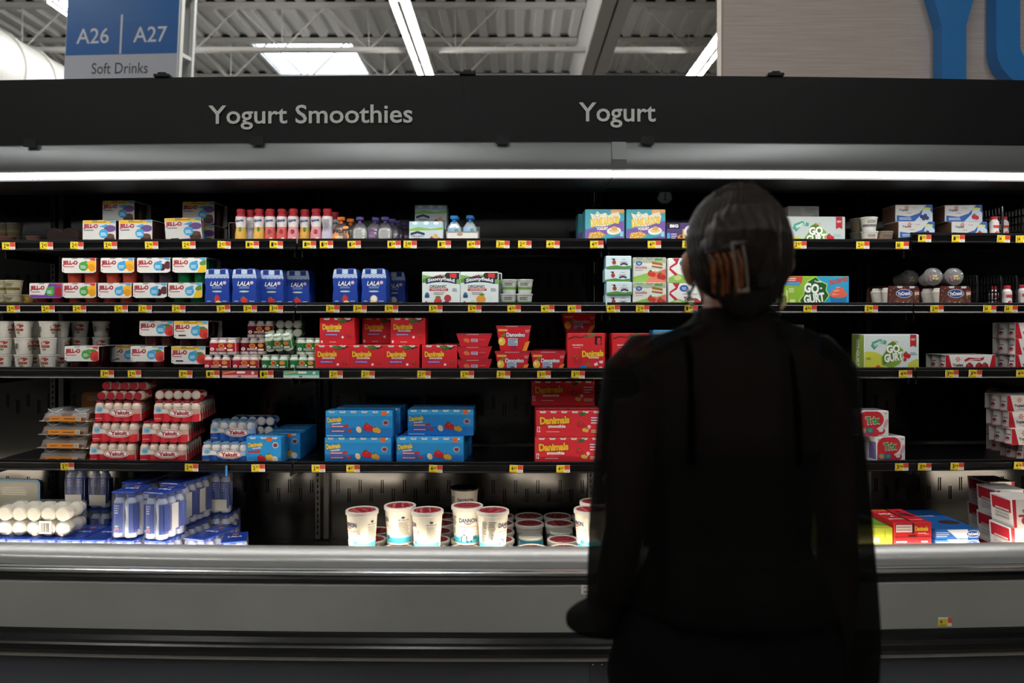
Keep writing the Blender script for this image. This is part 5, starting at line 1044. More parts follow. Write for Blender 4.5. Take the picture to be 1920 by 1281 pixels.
# --- third shelf
for i, (px, bk, top) in enumerate(((8, .02, 3), (45, .022, 3), (91, .012, 3), (70, .12, 3), (114, .108, 3), (150, .19, 3), (190, .2, 3), (27, .13, 3))):
    for n in range(top): put(fruitcup(), px, 3, bk+.002*(n % 2), 'white yogurt cup with red fruit print, %s' % ('lower layer', 'middle layer', 'upper layer')[n], n, .0666, grp='white fruit yogurt cups', rz=R((0, 25, 90)[(i+n) % 3] if i != 2 else (0, 10, 75)[n]))
put(strG, 153, 3, .01, 'white gelatin pack with green circle and strawberry', grp=GP, rz=R(2)); put(strY, 233, 3, .156, 'yellow topped gelatin pack half hidden', grp=GP)
put(strY, 353, 3, .02, 'yellow topped gelatin pack, lower', grp=GP); put(strB, 276, 3, .01, 'white gelatin pack with blue circle and strawberry, lower', grp=GP, rz=R(-2))
put(strB, 293, 3, .03, 'white gelatin pack with blue circle and strawberry, upper', 1, .1005, grp=GP); put(strY, 358, 3, .02, 'yellow topped gelatin pack, upper', 1, .1005, grp=GP)
put(strB, 300, 3, .185, 'dark gelatin pack behind', grp=GP); put(strY, 362, 3, .17, 'dark gelatin pack behind', grp=GP)
SG = 'six bottle drink packs'
for px, c, n, bk in ((405, 'red', 0, .012), (458, 'red', 0, .012), (513, 'green', 0, .012), (566, 'green', 0, .012), (415, 'red', 1, .015), (473, 'dark', 1, .05), (579, 'green', 1, .03), (486, 'dark', 2, .07), (416, 'red', 0, .09), (469, 'red', 0, .1), (520, 'green', 0, .1), (570, 'green', 0, .1), (420, 'red', 1, .1)):
    put(sixpack(c), px, 3, bk, '%s and white six bottle drink pack%s' % ('dark red' if c == 'dark' else c, ('', ', middle layer', ', top layer')[n] + (' behind' if bk > .085 else '')), n, .067, grp=SG)
put(sixpack('green'), 523, 3, .02, 'green six bottle drink pack tipped forward', 1, .067, grp=SG, rot=(R(22), R(-3), 0), dz=.012)
put(sixpack('green'), 541, 3, .1, 'drink pack lying with six white bottle bottoms out', 2, .067, grp=SG, rot=(R(-90), 0, 0), dz=.0705)
put(sixpack('green'), 543, 3, .1, 'green drink pack under the lying one', 1, .067, grp=SG)
DG = 'red smoothie cartons'
for px in (623, 688, 753, 824): put(dan6(), px, 3, .01, 'red six bottle smoothie carton, lower row', grp=DG)
put(dan6(), 632, 3, .025, 'red six bottle smoothie carton, upper row', 1, .1065, grp=DG); put(dan6(), 765, 3, .04, 'red six bottle smoothie carton, upper row', 1, .1065, grp=DG); put(dan6(), 711, 3, .12, 'red six bottle smoothie carton, set back in upper row', 1, .1065, grp=DG)
put(dan6(), 640, 3, .13, 'red smoothie carton behind', grp=DG); put(dan6(), 705, 3, .115, 'red smoothie carton behind', grp=DG); put(dan6(), 768, 3, .14, 'red smoothie carton behind', grp=DG); put(dan6(), 840, 3, .25, 'very dim red smoothie carton deep in the shelf', grp=DG)
TH = danonino('plain')
for n in range(3): put(danonino('plain'), 889, 3, .012, 'slant sided dark red yogurt tray, %s of three' % ('lowest', 'middle', 'topmost')[n], n, .0505, grp='slant sided red trays')
put(danonino('art'), 961, 3, .012, 'red yogurt tray with blue outlined lettering, lower', grp='slant sided red trays'); put(danonino('art'), 1028, 3, .012, 'red yogurt tray with blue outlined lettering beside the tall carton', grp='slant sided red trays'); put(danonino('tall'), 963, 3, .012, 'red yogurt tray with blue outlined lettering, upper', 1, .0825, grp='slant sided red trays')
put(danonino('art'), 896, 3, .2, 'dim red tray behind', grp='slant sided red trays'); put(danonino('art'), 1030, 3, .2, 'dim red tray behind', grp='slant sided red trays')
put(pouchbox(), 1099, 3, .004, 'tall red pouch carton with dark cut out window', grp='tall red pouch cartons', dz=0); put(pouchbox(), 1104, 3, .12, 'tall red pouch carton at the back', grp='tall red pouch cartons'); put(pouchbox(), 1183, 3, .012, 'tall red pouch carton partly behind the shoulder', grp='tall red pouch cartons')
put(danonino('art'), 1086, 3, .13, 'dim red tray on top of the back pouch carton', 1, .1525, grp='slant sided red trays')
put(blue6(), 1256, 3, .014, 'blue smoothie carton under another behind the shoulder', grp='blue smoothie cartons'); put(palebox('#3d8fc4', ''), 1256, 3, .02, 'pale blue box just showing over the shoulder', 1, .1045)
put(palebox('#a3a69f', ''), 1478, 3, .1, 'grey printed box above the shoulder, raised', 1, .125, grp='pale printed boxes', dz=0); put(gogurt('slush'), 1478, 3, .09, 'yogurt tube box behind the shoulder'); 
put(gogurt('simply'), 1672, 3, .012, 'white and green yogurt tube box', rz=R(4)); put(gogurt('simply'), 1668, 3, .12, 'white yogurt tube box at the back')
YG = 'white yogurt cup cartons'
put(yop(.21), 1820, 3, .04, 'white cup carton with red ends lying at the front', grp=YG, dz=0)
for r_ in range(3):
    for n in range(3): put(yop(.21), 1950-10*r_*0, 3, .03+.138*r_, 'white cup carton in right end stack, %s row' % ('front', 'second', 'back')[r_], n, .0645, grp=YG)
# --- lowest shelf
for n in range(4): put(clamshell(), 116+(0, 3, 5, 7)[n], 4, .012, 'clear dessert tray with orange label, %s of the stack' % ('lowest', 'second', 'third', 'topmost')[n], n, .053, grp='clear dessert trays', dz=0)
YK = 'red and cream drink packs'
yr, yb = yakult('red'), yakult('blue')
for n, (a, b_) in enumerate(((208, 303), (213, 307), (218, 329))):
    lv = ('lower', 'middle', 'upper')[n]
    for r_ in range(7):
        put(yr, a+4*r_, 4, .012+.0405*r_+.002*n, 'red wrapped five bottle pack, %s layer of left stack, %s row' % (lv, ('front', 'second', 'third', 'fourth', 'fifth', 'sixth', 'seventh')[r_]), n, .0805, grp=YK)
        put(yr, b_+5*r_, 4, .012+.0405*r_+.002*n, 'red wrapped five bottle pack, %s layer of right stack, %s row' % (lv, ('front', 'second', 'third', 'fourth', 'fifth', 'sixth', 'seventh')[r_]), n, .0805, grp=YK)
for k, px in enumerate((244, 252)): put(yr, px, 4, .1+.02*k, 'red wrapped pack lying on the left stack, %s one' % ('lower', 'upper')[k], 3, .0805, grp=YK, rot=(R(90), 0, 0), dz=.0005+.0378*k)
put(yr, 333, 4, .06, 'pack lying on the right stack with white bottoms out', 3, .0805, grp=YK, rot=(R(-90), 0, 0), dz=.0378)
put(tray_top('#8a5a22', '#7a4a1a', .12), 178, 4, .33, 'amber container leaning at the back of the stacks', 3, .0535, grp='containers at the back'); put(clamshell(), 156, 4, .318, 'dark clear tray behind the left stack', 0, grp='clear dessert trays'); put(clamshell(), 156, 4, .318, 'dark clear tray behind the left stack', 1, .053, grp='clear dessert trays'); put(clamshell(), 156, 4, .318, 'dark clear tray behind the left stack', 2, .053, grp='clear dessert trays')
BY = 'blue and silver drink packs'
for r_ in range(3):
    put(yb, 420+4*r_, 4, .012+.0405*r_, 'blue wrapped five bottle pack, lower layer, %s row' % ('front', 'second', 'third')[r_], grp=BY)
    put(yb, 434+3*r_, 4, .055+.041*r_, 'blue wrapped five bottle pack, upper layer, %s row' % ('front', 'second', 'third')[r_], 1, .0805, grp=BY, rz=R(-3)) if r_ < 2 else None
for n in range(4): put(yb, 464+3*n, 4, .2+.003*n, 'blue pack lying with white bottle bottoms out, %s of the pile' % ('lowest', 'second', 'third', 'topmost')[n], 0, grp=BY, rot=(R(-90), 0, 0), dz=.0395*(n+1))
put(blue6(), 494, 4, .005, 'blue six bottle smoothie carton', grp='blue smoothie cartons')
for k in range(3): put(blue6(), 531+11*k, 4, .11+.098*k, 'dim blue smoothie carton receding behind, %s' % ('second row', 'third row', 'back row')[k], grp='blue smoothie cartons')
BG = 'wide blue smoothie cartons'; b12, r12 = dan12('blue'), dan12('red')
put(b12, 671, 4, .012, 'wide blue twelve bottle carton, lower left', grp=BG); put(b12, 673, 4, .012, 'wide blue twelve bottle carton, upper left', 1, .1035, grp=BG, rz=R(1)); put(b12, 806, 4, .012, 'wide blue twelve bottle carton, lower right', grp=BG); put(b12, 826, 4, .06, 'wide blue twelve bottle carton, upper right', 1, .1035, grp=BG)
for a, n, bk in ((685, 0, .11), (690, 1, .11), (696, 0, .21), (700, 1, .21), (815, 0, .11), (830, 1, .16), (824, 0, .21)): put(b12, a, 4, bk, 'wide blue carton behind, %s layer%s' % (('lower', 'upper')[n], ', far back' if bk > .18 else ''), n, .1035, grp=BG)
RG = 'wide red smoothie cartons'
for n, (px, bk) in enumerate(((1066, .012), (1068, .014), (1056, .19))):
    put(r12, px, 4, bk, 'wide red twelve bottle carton, %s of the stack' % ('lowest', 'middle', 'dim topmost')[n], n, .1035, grp=RG)
    if n < 2: put(r12, 1064, 4, .12, 'wide red carton behind, %s layer' % ('lower', 'upper')[n], n, .1035, grp=RG)
put(trix(), 1671, 4, .012, 'red and white fruit yogurt cup carton, lower', grp='red and white cup cartons', rz=R(8)); put(trix(), 1638, 4, .02, 'red and white fruit yogurt cup carton, upper', 1, .102, grp='red and white cup cartons', rz=R(2))
put(trix(), 1640, 4, .13, 'dim red and white cup carton behind', grp='red and white cup cartons')
for n, (px, bk) in enumerate(((1966, .012), (1944, .012), (1938, .035), (1935, .04))):
    put(yop(.21), px, 4, bk, 'white cup carton at the right end, %s' % ('lowest of the stack', 'second of the stack', 'third of the stack', 'topmost of the stack')[n], n, .0645, grp=YG)
    for r_ in (1, 2): put(yop(.21), 1934, 4, .04+.138*r_, 'white cup carton behind, %s row, layer %s' % (('', 'second', 'back')[r_], ('one', 'two', 'three', 'four')[n]), n, .0645, grp=YG)
# --- bottom well
ZW = .3955
def well(kd, px, Y, desc, z=ZW, rz=0, rot=None, grp=None):
    x = X(px, Y); return spawn(kd, x, Y+bow(x), z, desc, 0, rz+slope(x), rot, grp)
TG = 'white yogurt tubs'; TP = .1415
tb, to = brandtub('lid'), brandtub('open'); rows = [2.945+.1225*k for k in range(5)]
for r_, Y in enumerate(rows[:5]):
    for c_ in range(9):
        x = -.545+.1235*c_
        if (r_ >= 3 and c_ < 2) or (r_ in (1, 2) and c_ == 5) or (r_ == 2 and c_ == 6): continue
        spawn(tb, x, Y+bow(x), ZW, 'white yogurt tub, lower layer, %s row' % ('front', 'second', 'third', 'fourth', 'fifth')[r_], 0, R((30, -70, 90, 10)[(r_+c_) % 4]), None, TG)
for px, Y, rz, d in ((679, 2.945, -48, 'leftmost upper white tub turned partly to its text'), (750, 3.02, -80, 'white tub turned to its text panel beside the first one'), (801, 2.945, -78, 'white tub turned to its text panel, close to the ledge'), (876, 3.022, 8, 'white tub facing front with barn picture'), (924, 2.945, 62, 'white tub turned to its nutrition panel'), (1106, 2.96, -70, 'white tub beside the sleeve'), (1116, 3.085, 20, 'white tub behind the one beside the sleeve')):
    well(tb, px, Y, d, ZW+TP, R(rz), None, TG)
well(to, 871, 3.35, 'white tub with dark rim standing higher at the back', ZW+TP, R(8), None, TG)
for xx, Y in ((.0725, 3.11), (.196, 3.19)): spawn(tb, xx, Y, ZW+.1415, 'white tub turned upside down among the others', 0, 0, (R(180), 0, R(100)), TG)
# left end: white bottles lying, film packs of blue bottles
BP = 'film wrapped bottle packs'
lowp = bluepack(2, 5, False); shortp = bluepack(2, 3, False); cardp = bluepack(2, 1, True); longp = bluepack(2, 6, False)
for px in (-14, 33, 80, 127, 174): well(lowp, px, 2.9, 'film wrapped blue bottle pack in the lower layer', ZW, 0, None, BP)
for px in (-6, 40, 84, 222, 265): well(lowp, px, 3.14, 'film wrapped blue bottle pack behind', ZW, 0, None, BP)
well(whitepack(), 62, 2.925, 'pack of white bottles lying with round bottoms out', ZW+.2875, 0, (R(-90), 0, slope(-1.7)), BP)
well(shortp, 229, 2.9, 'blue bottle pack below the upright left one', ZW, R(-2), None, BP); well(shortp, 289, 2.9, 'blue bottle pack below the upright right one', ZW, R(-8), None, BP)
well(shortp, 229, 2.91, 'upright blue bottle pack in clear film, left of the tall pair', ZW+.1755, R(-4), None, BP); well(shortp, 287, 2.9, 'upright blue bottle pack in clear film, right of the tall pair', ZW+.1755, R(-14), None, BP)
well(lowp, 316, 3.06, 'blue bottle pack supporting the raised one toward the card', ZW, R(-12), None, BP)
well(lowp, 246, 3.08, 'blue bottle pack rising behind the tall pair', ZW+.1755, R(-6), None, BP); well(lowp, 316, 3.07, 'blue bottle pack rising behind toward the card', ZW+.1755, R(-12), None, BP)
well(lowp, 362, 2.93, 'long blue bottle pack lying low beside the gap', ZW, R(-16), None, BP); well(shortp, 437, 2.9, 'small blue bottle pack alone at the end of the row', ZW, R(16), None, BP)
for px in (139, 184): well(cardp, px, 3.37, 'upright film wrapped bottle pair with blank white card', ZW+.1755, 0, None, BP); well(shortp, px, 3.365, 'blue bottle pack under the carded pair', ZW, 0, None, BP)
well(cardp, 410, 3.31, 'upright film wrapped bottle pair with blank white card', ZW+.1755, 0, None, BP); well(shortp, 410, 3.305, 'blue bottle pack under the carded pair by the gap', ZW, 0, None, BP)
well(tray_top('#5a5c50', '#1d5a80', .22), 30, 3.4, 'big blue rimmed clear container standing at far left', ZW+.13, 0, None, 'containers at the back'); well(tray_top('#5a5c50', '#1d5a80', .22), 30, 3.46, 'blue rimmed container under the standing one', ZW, 0, None, 'containers at the back')
# right end
for n in range(4): well(flatbox('go'), 1624, 2.89, ('yogurt tube box under the yellow green one, %s' % ('bottom', 'second', 'third', '')[n]) if n < 3 else 'yellow green yogurt tube box lying flat beside the woman', ZW+.0555*n)
for n in range(3): well(flatbox('dan'), 1712, 2.885, ('red box beneath the mix and match one, %s' % ('bottom', 'middle', '')[n]) if n < 2 else 'red mix and match smoothie box lying flat', ZW+.0805*n)
for n in range(6): well(flatbox('yo'), 1795, 2.89, ('flat blue yogurt carton, %s from the bottom' % ('first', 'second', 'third', 'fourth', 'fifth', '')[n]) if n < 5 else 'topmost flat blue yogurt carton beside the red box', ZW+.0355*n)
for n in range(3):
    for r_, (px, Y) in enumerate(((1925, 2.9), (1897, 3.06), (1876, 3.22))): well(yopbox(), px+(n == 2 and r_ == 0)*2, Y, 'white and red cup box, %s row, %s layer' % (('front', 'second', 'third')[r_], ('bottom', 'middle', 'top')[n]), ZW+.1055*n, R(-2), None, YG)
# --- price tags clipped on the rails
_tm = {}
def price_tag(px, s, txt, label=None):
    Y, zl = SH[s]; x = X(px, Y-.012); z = zlip(s, x)-.025
    k = txt
    if k not in _tm:
        mb = MB().box(-.026, .026, -.0012, 0, -.0145, .0145, mt('#eceae4', .5)); mb.y0 = .0013
        mb.rect(-.0258, .005, -.0143, .0143, '#ecd02c').rect(.005, .0258, -.003, .0143, '#d4502f').lines(.008, .024, .0, .012, 3, '#b03a24').lines(-.0245, .003, -.0135, -.0095, 1, '#8a7a20', .1).lines(-.0245, -.004, .0105, .0135, 1, '#8a7a20')
        a, b_ = txt.split('.') if '.' in txt else (txt, '')
        mb.text(a or b_, -.0155, .0005, .009 if a else .013, .0155, '#1c1a10', bold=.03)
        if a and b_: mb.text(b_, -.0035, .003, .012, .0115, '#1c1a10', bold=.02)
        mb.lines(.008, .024, -.0125, -.005, 2, '#b9b6ae'); _tm[k] = mb.mesh('price_tag')
    o = bpy.data.objects.new('price_tag', _tm[k]); COL.objects.link(o); o.location = (x, Y-.0105+bow(x), z); o.rotation_euler = (R(4), R(random.uniform(-2, 3)), 0)
    o['category'] = 'price tag'; PT.append((s, x, o, txt))
PT = []
for s, L in {1: '16:2.98 87:2.42 144:2.42 207:2.42 284:2.98 354:2.42 420:2.42 473:1.06 518:1.06 580:1.06 612:1.24 664:1.24 739:1.24 769:2.88 833:1.77 888:4.24 943:3.26 984:2.97 1037:4.18 1119:4.97 1227:4.97 1292:2.97 1500:2.97 1618:2.62 1692:.88 1734:1.77 1797:1.77 1882:.54 1917:.54',
             2: '25:2.42 90:2.42 149:2.42 227:2.42 272:2.42 335:2.42 419:3.54 469:3.54 518:3.54 624:3.54 675:3.54 734:5.98 817:5.98 890:5.98 964:4.33 1027:4.33 1077:4.33 1150:4.38 1205:2.28 1296:1.98 1519:4.36 1634:2.88 1757:2.88 1856:.54 1896:.54',
             3: '201:3.94 252:2.42 348:3.94 399:1.00 500:1.00 630:2.27 690:2.27 795:2.27 876:2.78 944:3.32 1020:3.32 1084:3.73 1698:4.38 1785:3.94 1829:3.94 1918:4.36',
             4: '126:2.77 359:2.48 484:2.77 597:2.98 662:4.67 817:4.67 968:4.67 1056:4.67 1691:3.54 1734:3.54 1795:3.54 1914:4.36'}.items():
    for q in L.split():
        a, b_ = q.split(':'); price_tag(int(a), s, b_)
for px, c1, c2, d in ((450, '#b8323f', '#d9aab0', 'red and white shelf strip with small ball print'), (565, '#4fa088', '#bcd8cc', 'green and white shelf strip with small ball print')):
    mb = MB().box(-.07, .07, -.001, 0, -.014, .014, mt(c2, .45)); mb.y0 = .0011
    mb.rect(-.0698, .0698, -.003, .0138, c1).poly([(-.066, .001), (-.02, .009), (-.02, .0125), (-.066, .005)], '#d8b84a').text('64', -.002, -.008, .012, .008, '#22201c', bold=.04).rect(-.012, .02, .003, .011, '#efe6e0').ell(.05, .005, .0055, .0055, '#f1efea', 14).ell(.05, .005, .002, .002, '#333333', 6)
    o = mb.obj('shelf_strip', loc=(X(px, 3.09), 3.0905+bow(X(px, 3.09)), zlip(3, 0)-.025)); tag(o, d+' on the third rail', 'shelf strip', 'printed shelf strips')
xx = X(425, 3.07); tag(MB().box(-.004, .004, -.001, 0, -.03, .01, '#3a8fd0').obj('tape_strip', loc=(xx, 3.068+bow(xx), .805)), 'small strip of blue tape on the lowest shelf rail', 'tape')
xx = X(1773, 2.77); mb = MB().box(-.024, .024, -.001, 0, -.016, .016, mt('#e2dfd6', .5)); mb.y0 = .0011
mb.rect(-.0238, .008, -.0158, .01, '#d9c23a').rect(.01, .0238, -.004, .0158, '#c8553a').text('4', -.014, .0, .008, .012, '#1c1a10', bold=.03).lines(-.02, .006, -.014, -.009, 1, '#6a6020')
tag(mb.obj('price_tag', loc=(xx, 2.775+bow(xx), CZ+(HOR-1173)*2.78/F)), 'yellow and red price tag stuck on the grey front panel', 'price tag')
xx = X(1106, 2.77); mb = MB().box(-.03, .03, -.001, 0, -.016, .016, mt('#d9d6cc', .5)); mb.y0 = .0011
mb.text('A26', -.012, .008, .022, .009, '#55524a', bold=.02).bars(-.022, .024, -.013, -.002, '#44423c', '#d2cfc4')
tag(mb.obj('shelf_label', loc=(xx, 2.775+bow(xx), CZ+(HOR-1105)*2.78/F)), 'small white barcode label on the front panel beside the elbow', 'label')
# ================================================================ the woman, seen from behind
WX, WY = .375, 1.36
def loft(mb, rings, m, n=28, power=1., caps=True):
    """rings: (x, y, z, half width, half depth[, tilt about y])"""
    V = []
    for q in rings:
        x, y, z, a, b = q[:5]; t = q[5] if len(q) > 5 else 0
        for i in range(n):
            u = 2*pi*i/n; cx = math.copysign(abs(cos(u))**power, cos(u))*a; cy = math.copysign(abs(sin(u))**power, sin(u))*b
            V.append((x+cx*cos(t), y+cy, z+cx*sin(t)))
    k = len(rings)
    mb.add(V, [(r*n+i, r*n+(i+1) % n, (r+1)*n+(i+1) % n, (r+1)*n+i) for r in range(k-1) for i in range(n)], m, True)
    if caps: mb.add(V, [tuple(range(n))[::-1], tuple(range((k-1)*n, k*n))], m)
    return mb
def remesh(mb, voxel, smooth=2, noise=None, mat=None, disp=None):
    """fuse the overlapping volumes of mb into one continuous skin"""
    me = mb.mesh('tmp'); o = bpy.data.objects.new('tmp', me); COL.objects.link(o)
    rm = o.modifiers.new('r', 'REMESH'); rm.mode = 'VOXEL'; rm.voxel_size = voxel
    if smooth: sm = o.modifiers.new('s', 'SMOOTH'); sm.factor = .5; sm.iterations = smooth
    dg = bpy.context.evaluated_depsgraph_get(); ev = o.evaluated_get(dg)
    out = bpy.data.meshes.new_from_object(ev); bpy.data.objects.remove(o); bpy.data.meshes.remove(me)
    if disp:
        for v, nrm in zip(out.vertices, [x.vector.copy() for x in out.vertex_normals]): v.co += nrm*disp(v.co)
    out.materials.clear()
    out.materials.append(mat); out.polygons.foreach_set('use_smooth', [True]*len(out.polygons)); out.polygons.foreach_set('material_index', [0]*len(out.polygons)); out.update(); return out
def part(name, me, par, label=None):
    o = bpy.data.objects.new(name, me); COL.objects.link(o); o.parent = par
    if label: o['label'] = label
    return o
SKIN = mt('#8a5f4a', .5, name='skin', sss=.08)
wm = empty('person', (WX, WY, 0)); tag(wm, 'woman in sheer black blouse seen from behind, dark hair in a claw clip', 'person')
# --- body: one continuous figure
mb = MB()
loft(mb, [(0, 0, .76, .06, .07), (0, 0, .79, .15, .1), (0, -.005, .84, .165, .115), (0, 0, .92, .145, .1), (0, .005, 1.0, .122, .088), (0, .005, 1.1, .132, .095), (0, 0, 1.19, .145, .1), (0, 0, 1.26, .15, .092), (0, 0, 1.305, .155, .08), (0, 0, 1.333, .14, .066), (.002, .003, 1.348, .1, .06), (.004, .005, 1.364, .068, .058), (.008, .01, 1.385, .056, .056), (.012, .018, 1.43, .052, .055), (.013, .02, 1.46, .05, .05)], SKIN, 32)
HX, HY = .013, .028
loft(mb, [(HX, HY+.045, 1.392, .02, .02), (HX, HY+.04, 1.4, .036, .036), (HX, HY+.025, 1.42, .052, .062), (HX, HY+.012, 1.445, .064, .08), (HX, HY+.004, 1.475, .071, .09), (HX, HY, 1.505, .075, .095), (HX, HY-.004, 1.535, .074, .094), (HX, HY-.006, 1.56, .066, .084), (HX, HY-.006, 1.58, .048, .062), (HX, HY-.006, 1.59, .02, .028)], SKIN, 32)
loft(mb, [(HX, HY+.088, 1.452, .014, .012), (HX, HY+.098, 1.46, .014, .016), (HX, HY+.096, 1.475, .009, .012), (HX, HY+.09, 1.495, .006, .008), (HX, HY+.084, 1.505, .004, .006)], SKIN, 14)       # nose
loft(mb, [(HX, HY+.078, 1.428, .02, .012), (HX, HY+.082, 1.433, .022, .012), (HX, HY+.08, 1.44, .016, .01)], SKIN, 14)  # lips
for sg in (-1, 1):
    ex = HX+sg*.079
    loft(mb, [(ex-sg*.003, HY-.008, 1.438, .007, .008), (ex+sg*.003, HY-.01, 1.45, .008, .012), (ex+sg*.009, HY-.016, 1.468, .009, .018), (ex+sg*.011, HY-.018, 1.485, .007, .017), (ex+sg*.007, HY-.016, 1.497, .005, .01)], SKIN, 14)
def limb(pts, rr): mb.tube(pts, rr, SKIN, 16)
limb([(-.11, 0, 1.295), (-.145, 0, 1.28), (-.163, -.005, 1.235), (-.178, -.02, 1.12), (-.186, -.025, 1.03), (-.196, .0, .95), (-.207, .03, .872), (-.212, .042, .845)], [.036, .042, .042, .038, .033, .033, .024, .023])
limb([(.11, 0, 1.295), (.142, 0, 1.28), (.157, -.005, 1.235), (.162, -.02, 1.12), (.17, -.025, 1.03), (.18, -.005, .94), (.19, .02, .83), (.193, .03, .8)], [.036, .042, .042, .038, .033, .033, .024, .023])
for sg in (-1, 1): limb([(sg*.08, 0, .84), (sg*.085, .0, .72), (sg*.088, .01, .6), (sg*.088, .012, .45), (sg*.088, -.01, .32), (sg*.088, -.02, .12), (sg*.088, -.015, .05)], [.088, .085, .072, .052, .055, .034, .034]); limb([(sg*.088, -.045, .03), (sg*.09, .02, .04), (sg*.093, .1, .025), (sg*.095, .15, .02)], [.026, .032, .027, .016])
# hands: palm, four bent fingers, thumb
def hand(wx, wy, wz, sg, fwd):
    c = Vector((wx, wy, wz)); dn = Vector((.0, fwd, -1)).normalized(); fr = Vector((-sg*.25, 1, fwd)).normalized(); ins = Vector((-sg, -.25, 0)).normalized()
    fr = (fr - dn*fr.dot(dn)).normalized()
    def P(d, f, i): return tuple(c+dn*d+fr*f+ins*i)
    loft(mb, [], SKIN) if 0 else None
    for f in (-.024, -.008, .008, .024): mb.tube([P(-.01, f*.6, 0), P(.03, f*.9, .001), P(.075, f, .003)], [.0145, .0125, .0115], SKIN, 10)
    for k, (f, L) in enumerate(((-.029, .058), (-.0098, .07), (.0098, .074), (.029, .066))):
        f *= 1.05; q = .35+.05*k
        mb.tube([P(.068, f, .003), P(.085+L*.3, f*1.05, .006), P(.085+L*.62, f*1.05, .012+L*q*.4), P(.08+L*.85, f*1.03, .018+L*q)], [.0098, .009, .0082, .0066], SKIN, 10)
    mb.tube([P(.012, .02, .004), P(.035, .042, .012), P(.06, .052, .018), P(.082, .053, .024)], [.0135, .012, .0105, .008], SKIN, 10)
hand(-.205, .06, .852, -1, 4.0); hand(.194, .033, .79, 1, .12)
part('body', remesh(mb, .0042, 2, mat=SKIN), wm)
# eyes and brows on the far side of the head
for sg in (-1, 1):
    part('eye', MB().lathe([(0, -.011), (.006, -.009), (.0105, -.003), (.0105, .003), (.006, .009), (0, .011)], 16, mt('#e6e1da', .2), axis='y', caps=False).lathe([(.0045, .0105), (.004, .0118), (0, .012)], 14, mt('#2a1a10', .15), axis='y', caps=False).mesh('eye'), wm).location = (HX+sg*.031, HY+.076, 1.494)
    part('eyebrow', MB().tube([(sg*.014, .0, 0), (sg*.03, -.002, .005), (sg*.048, -.014, .001)], [.002, .0028, .0015], mt('#1a1210', .7), 8).mesh('eyebrow'), wm).location = (HX, HY+.09, 1.511)
# --- trousers and camisole under the blouse
BLK = mt('#040404', .85, spec=.05, name='matte_black_cloth')
mb = MB(); loft(mb, [(0, 0, .99, .138, .1), (-.005, 0, .93, .162, .116), (-.01, -.005, .85, .19, .132), (-.012, -.005, .78, .2, .138), (-.012, 0, .7, .19, .13), (-.01, 0, .66, .15, .11)], BLK, 36)
for sg in (-1, 1): loft(mb, [(sg*.09, 0, .76, .1, .115), (sg*.1, 0, .6, .1, .105), (sg*.105, -.005, .35, .095, .095), (sg*.105, -.01, .05, .1, .095)], BLK, 28)
part('wide_trousers', remesh(mb, .008, 2, mat=BLK, disp=lambda c: .003*sin(c.z*34+c.x*60)), wm)
mb = MB(); loft(mb, [(0, 0, .93, .153, .11), (0, .005, 1.0, .131, .097), (0, .005, 1.1, .141, .104), (0, .0, 1.155, .15, .108), (0, 0, 1.165, .15, .108)], BLK, 40, caps=False)
CAM = mt('#020202', .9, spec=0., name='opaque_black_camisole')
cm = part('camisole', mb.mesh('camisole'), wm); cm.data.materials.clear(); cm.data.materials.append(CAM)
for sx in (-.095, .075): part('strap', MB().tube([(sx, -.112, 1.155), (sx*.98, -.108, 1.24), (sx*.95, -.085, 1.315), (sx*.92, -.05, 1.35), (sx*.92, .0, 1.345), (sx*.95, .09, 1.26), (sx, .108, 1.17)], .0055, CAM, 8).mesh('strap'), cm)
# --- sheer blouse, one fused shell with yoke ruffles, blouson waist and belled cuffs
SHEER = mt('#050504', .8, spec=.06, name='sheer_black_chiffon', alpha=.9)
mb = MB()
loft(mb, [(.0, -.004, .885, .15, .12), (-.002, -.01, .905, .176, .142), (0, -.01, .95, .178, .142), (0, -.006, 1.02, .168, .13), (0, -.004, 1.1, .172, .126), (0, -.002, 1.2, .178, .122), (0, 0, 1.27, .182, .11), (0, 0, 1.315, .18, .096), (0, 0, 1.34, .158, .08), (0, .002, 1.358, .118, .071), (.004, .006, 1.372, .084, .066), (.008, .01, 1.384, .071, .066), (.01, .014, 1.396, .068, .068), (.01, .014, 1.4, .062, .062)], SHEER, 44)
def sleeve(L): loft(mb, L, SHEER, 28)
sleeve([(-.09, 0, 1.318, .045, .05, -1.1), (-.135, 0, 1.312, .055, .06, -.85), (-.162, -.002, 1.285, .058, .064, -.35), (-.17, -.006, 1.235, .057, .064), (-.177, -.014, 1.154, .06, .066), (-.182, -.018, 1.09, .064, .07), (-.183, -.015, 1.018, .067, .072), (-.183, -.004, .955, .064, .07), (-.19, .012, .912, .052, .058), (-.203, .022, .886, .038, .042), (-.214, .028, .868, .047, .047, -.2), (-.228, .034, .85, .052, .054, -.3), (-.234, .036, .838, .046, .052, -.3)])
sleeve([(.085, 0, 1.318, .045, .05, 1.1), (.13, 0, 1.312, .055, .06, .85), (.155, -.002, 1.285, .058, .064, .35), (.161, -.006, 1.235, .057, .064), (.158, -.014, 1.12, .062, .068), (.158, -.018, 1.018, .066, .072), (.166, -.01, .946, .067, .072), (.18, .004, .838, .067, .07), (.19, .018, .765, .062, .062), (.196, .026, .725, .038, .042), (.198, .03, .705, .05, .05)])
for sg in (-1, 1):     # gathered ruffle from collar along the shoulder to the arm seam
    for k in range(40):
        u = k/39; x = sg*(.06+.12*u); z = 1.376-.03*u-.028*u**3; y = -.058+.012*u
        mb.tube([(x, y+.02, z-.004), (x+sg*.002*sin(k*2.1), y-.002+.003*sin(k*1.9), z+.003*sin(k*2.6)), (x+.002*sin(k), y-.012, z-.016-.004*sin(k*1.7))], [.0042, .0045, .0035], SHEER, 6)
from mathutils import noise
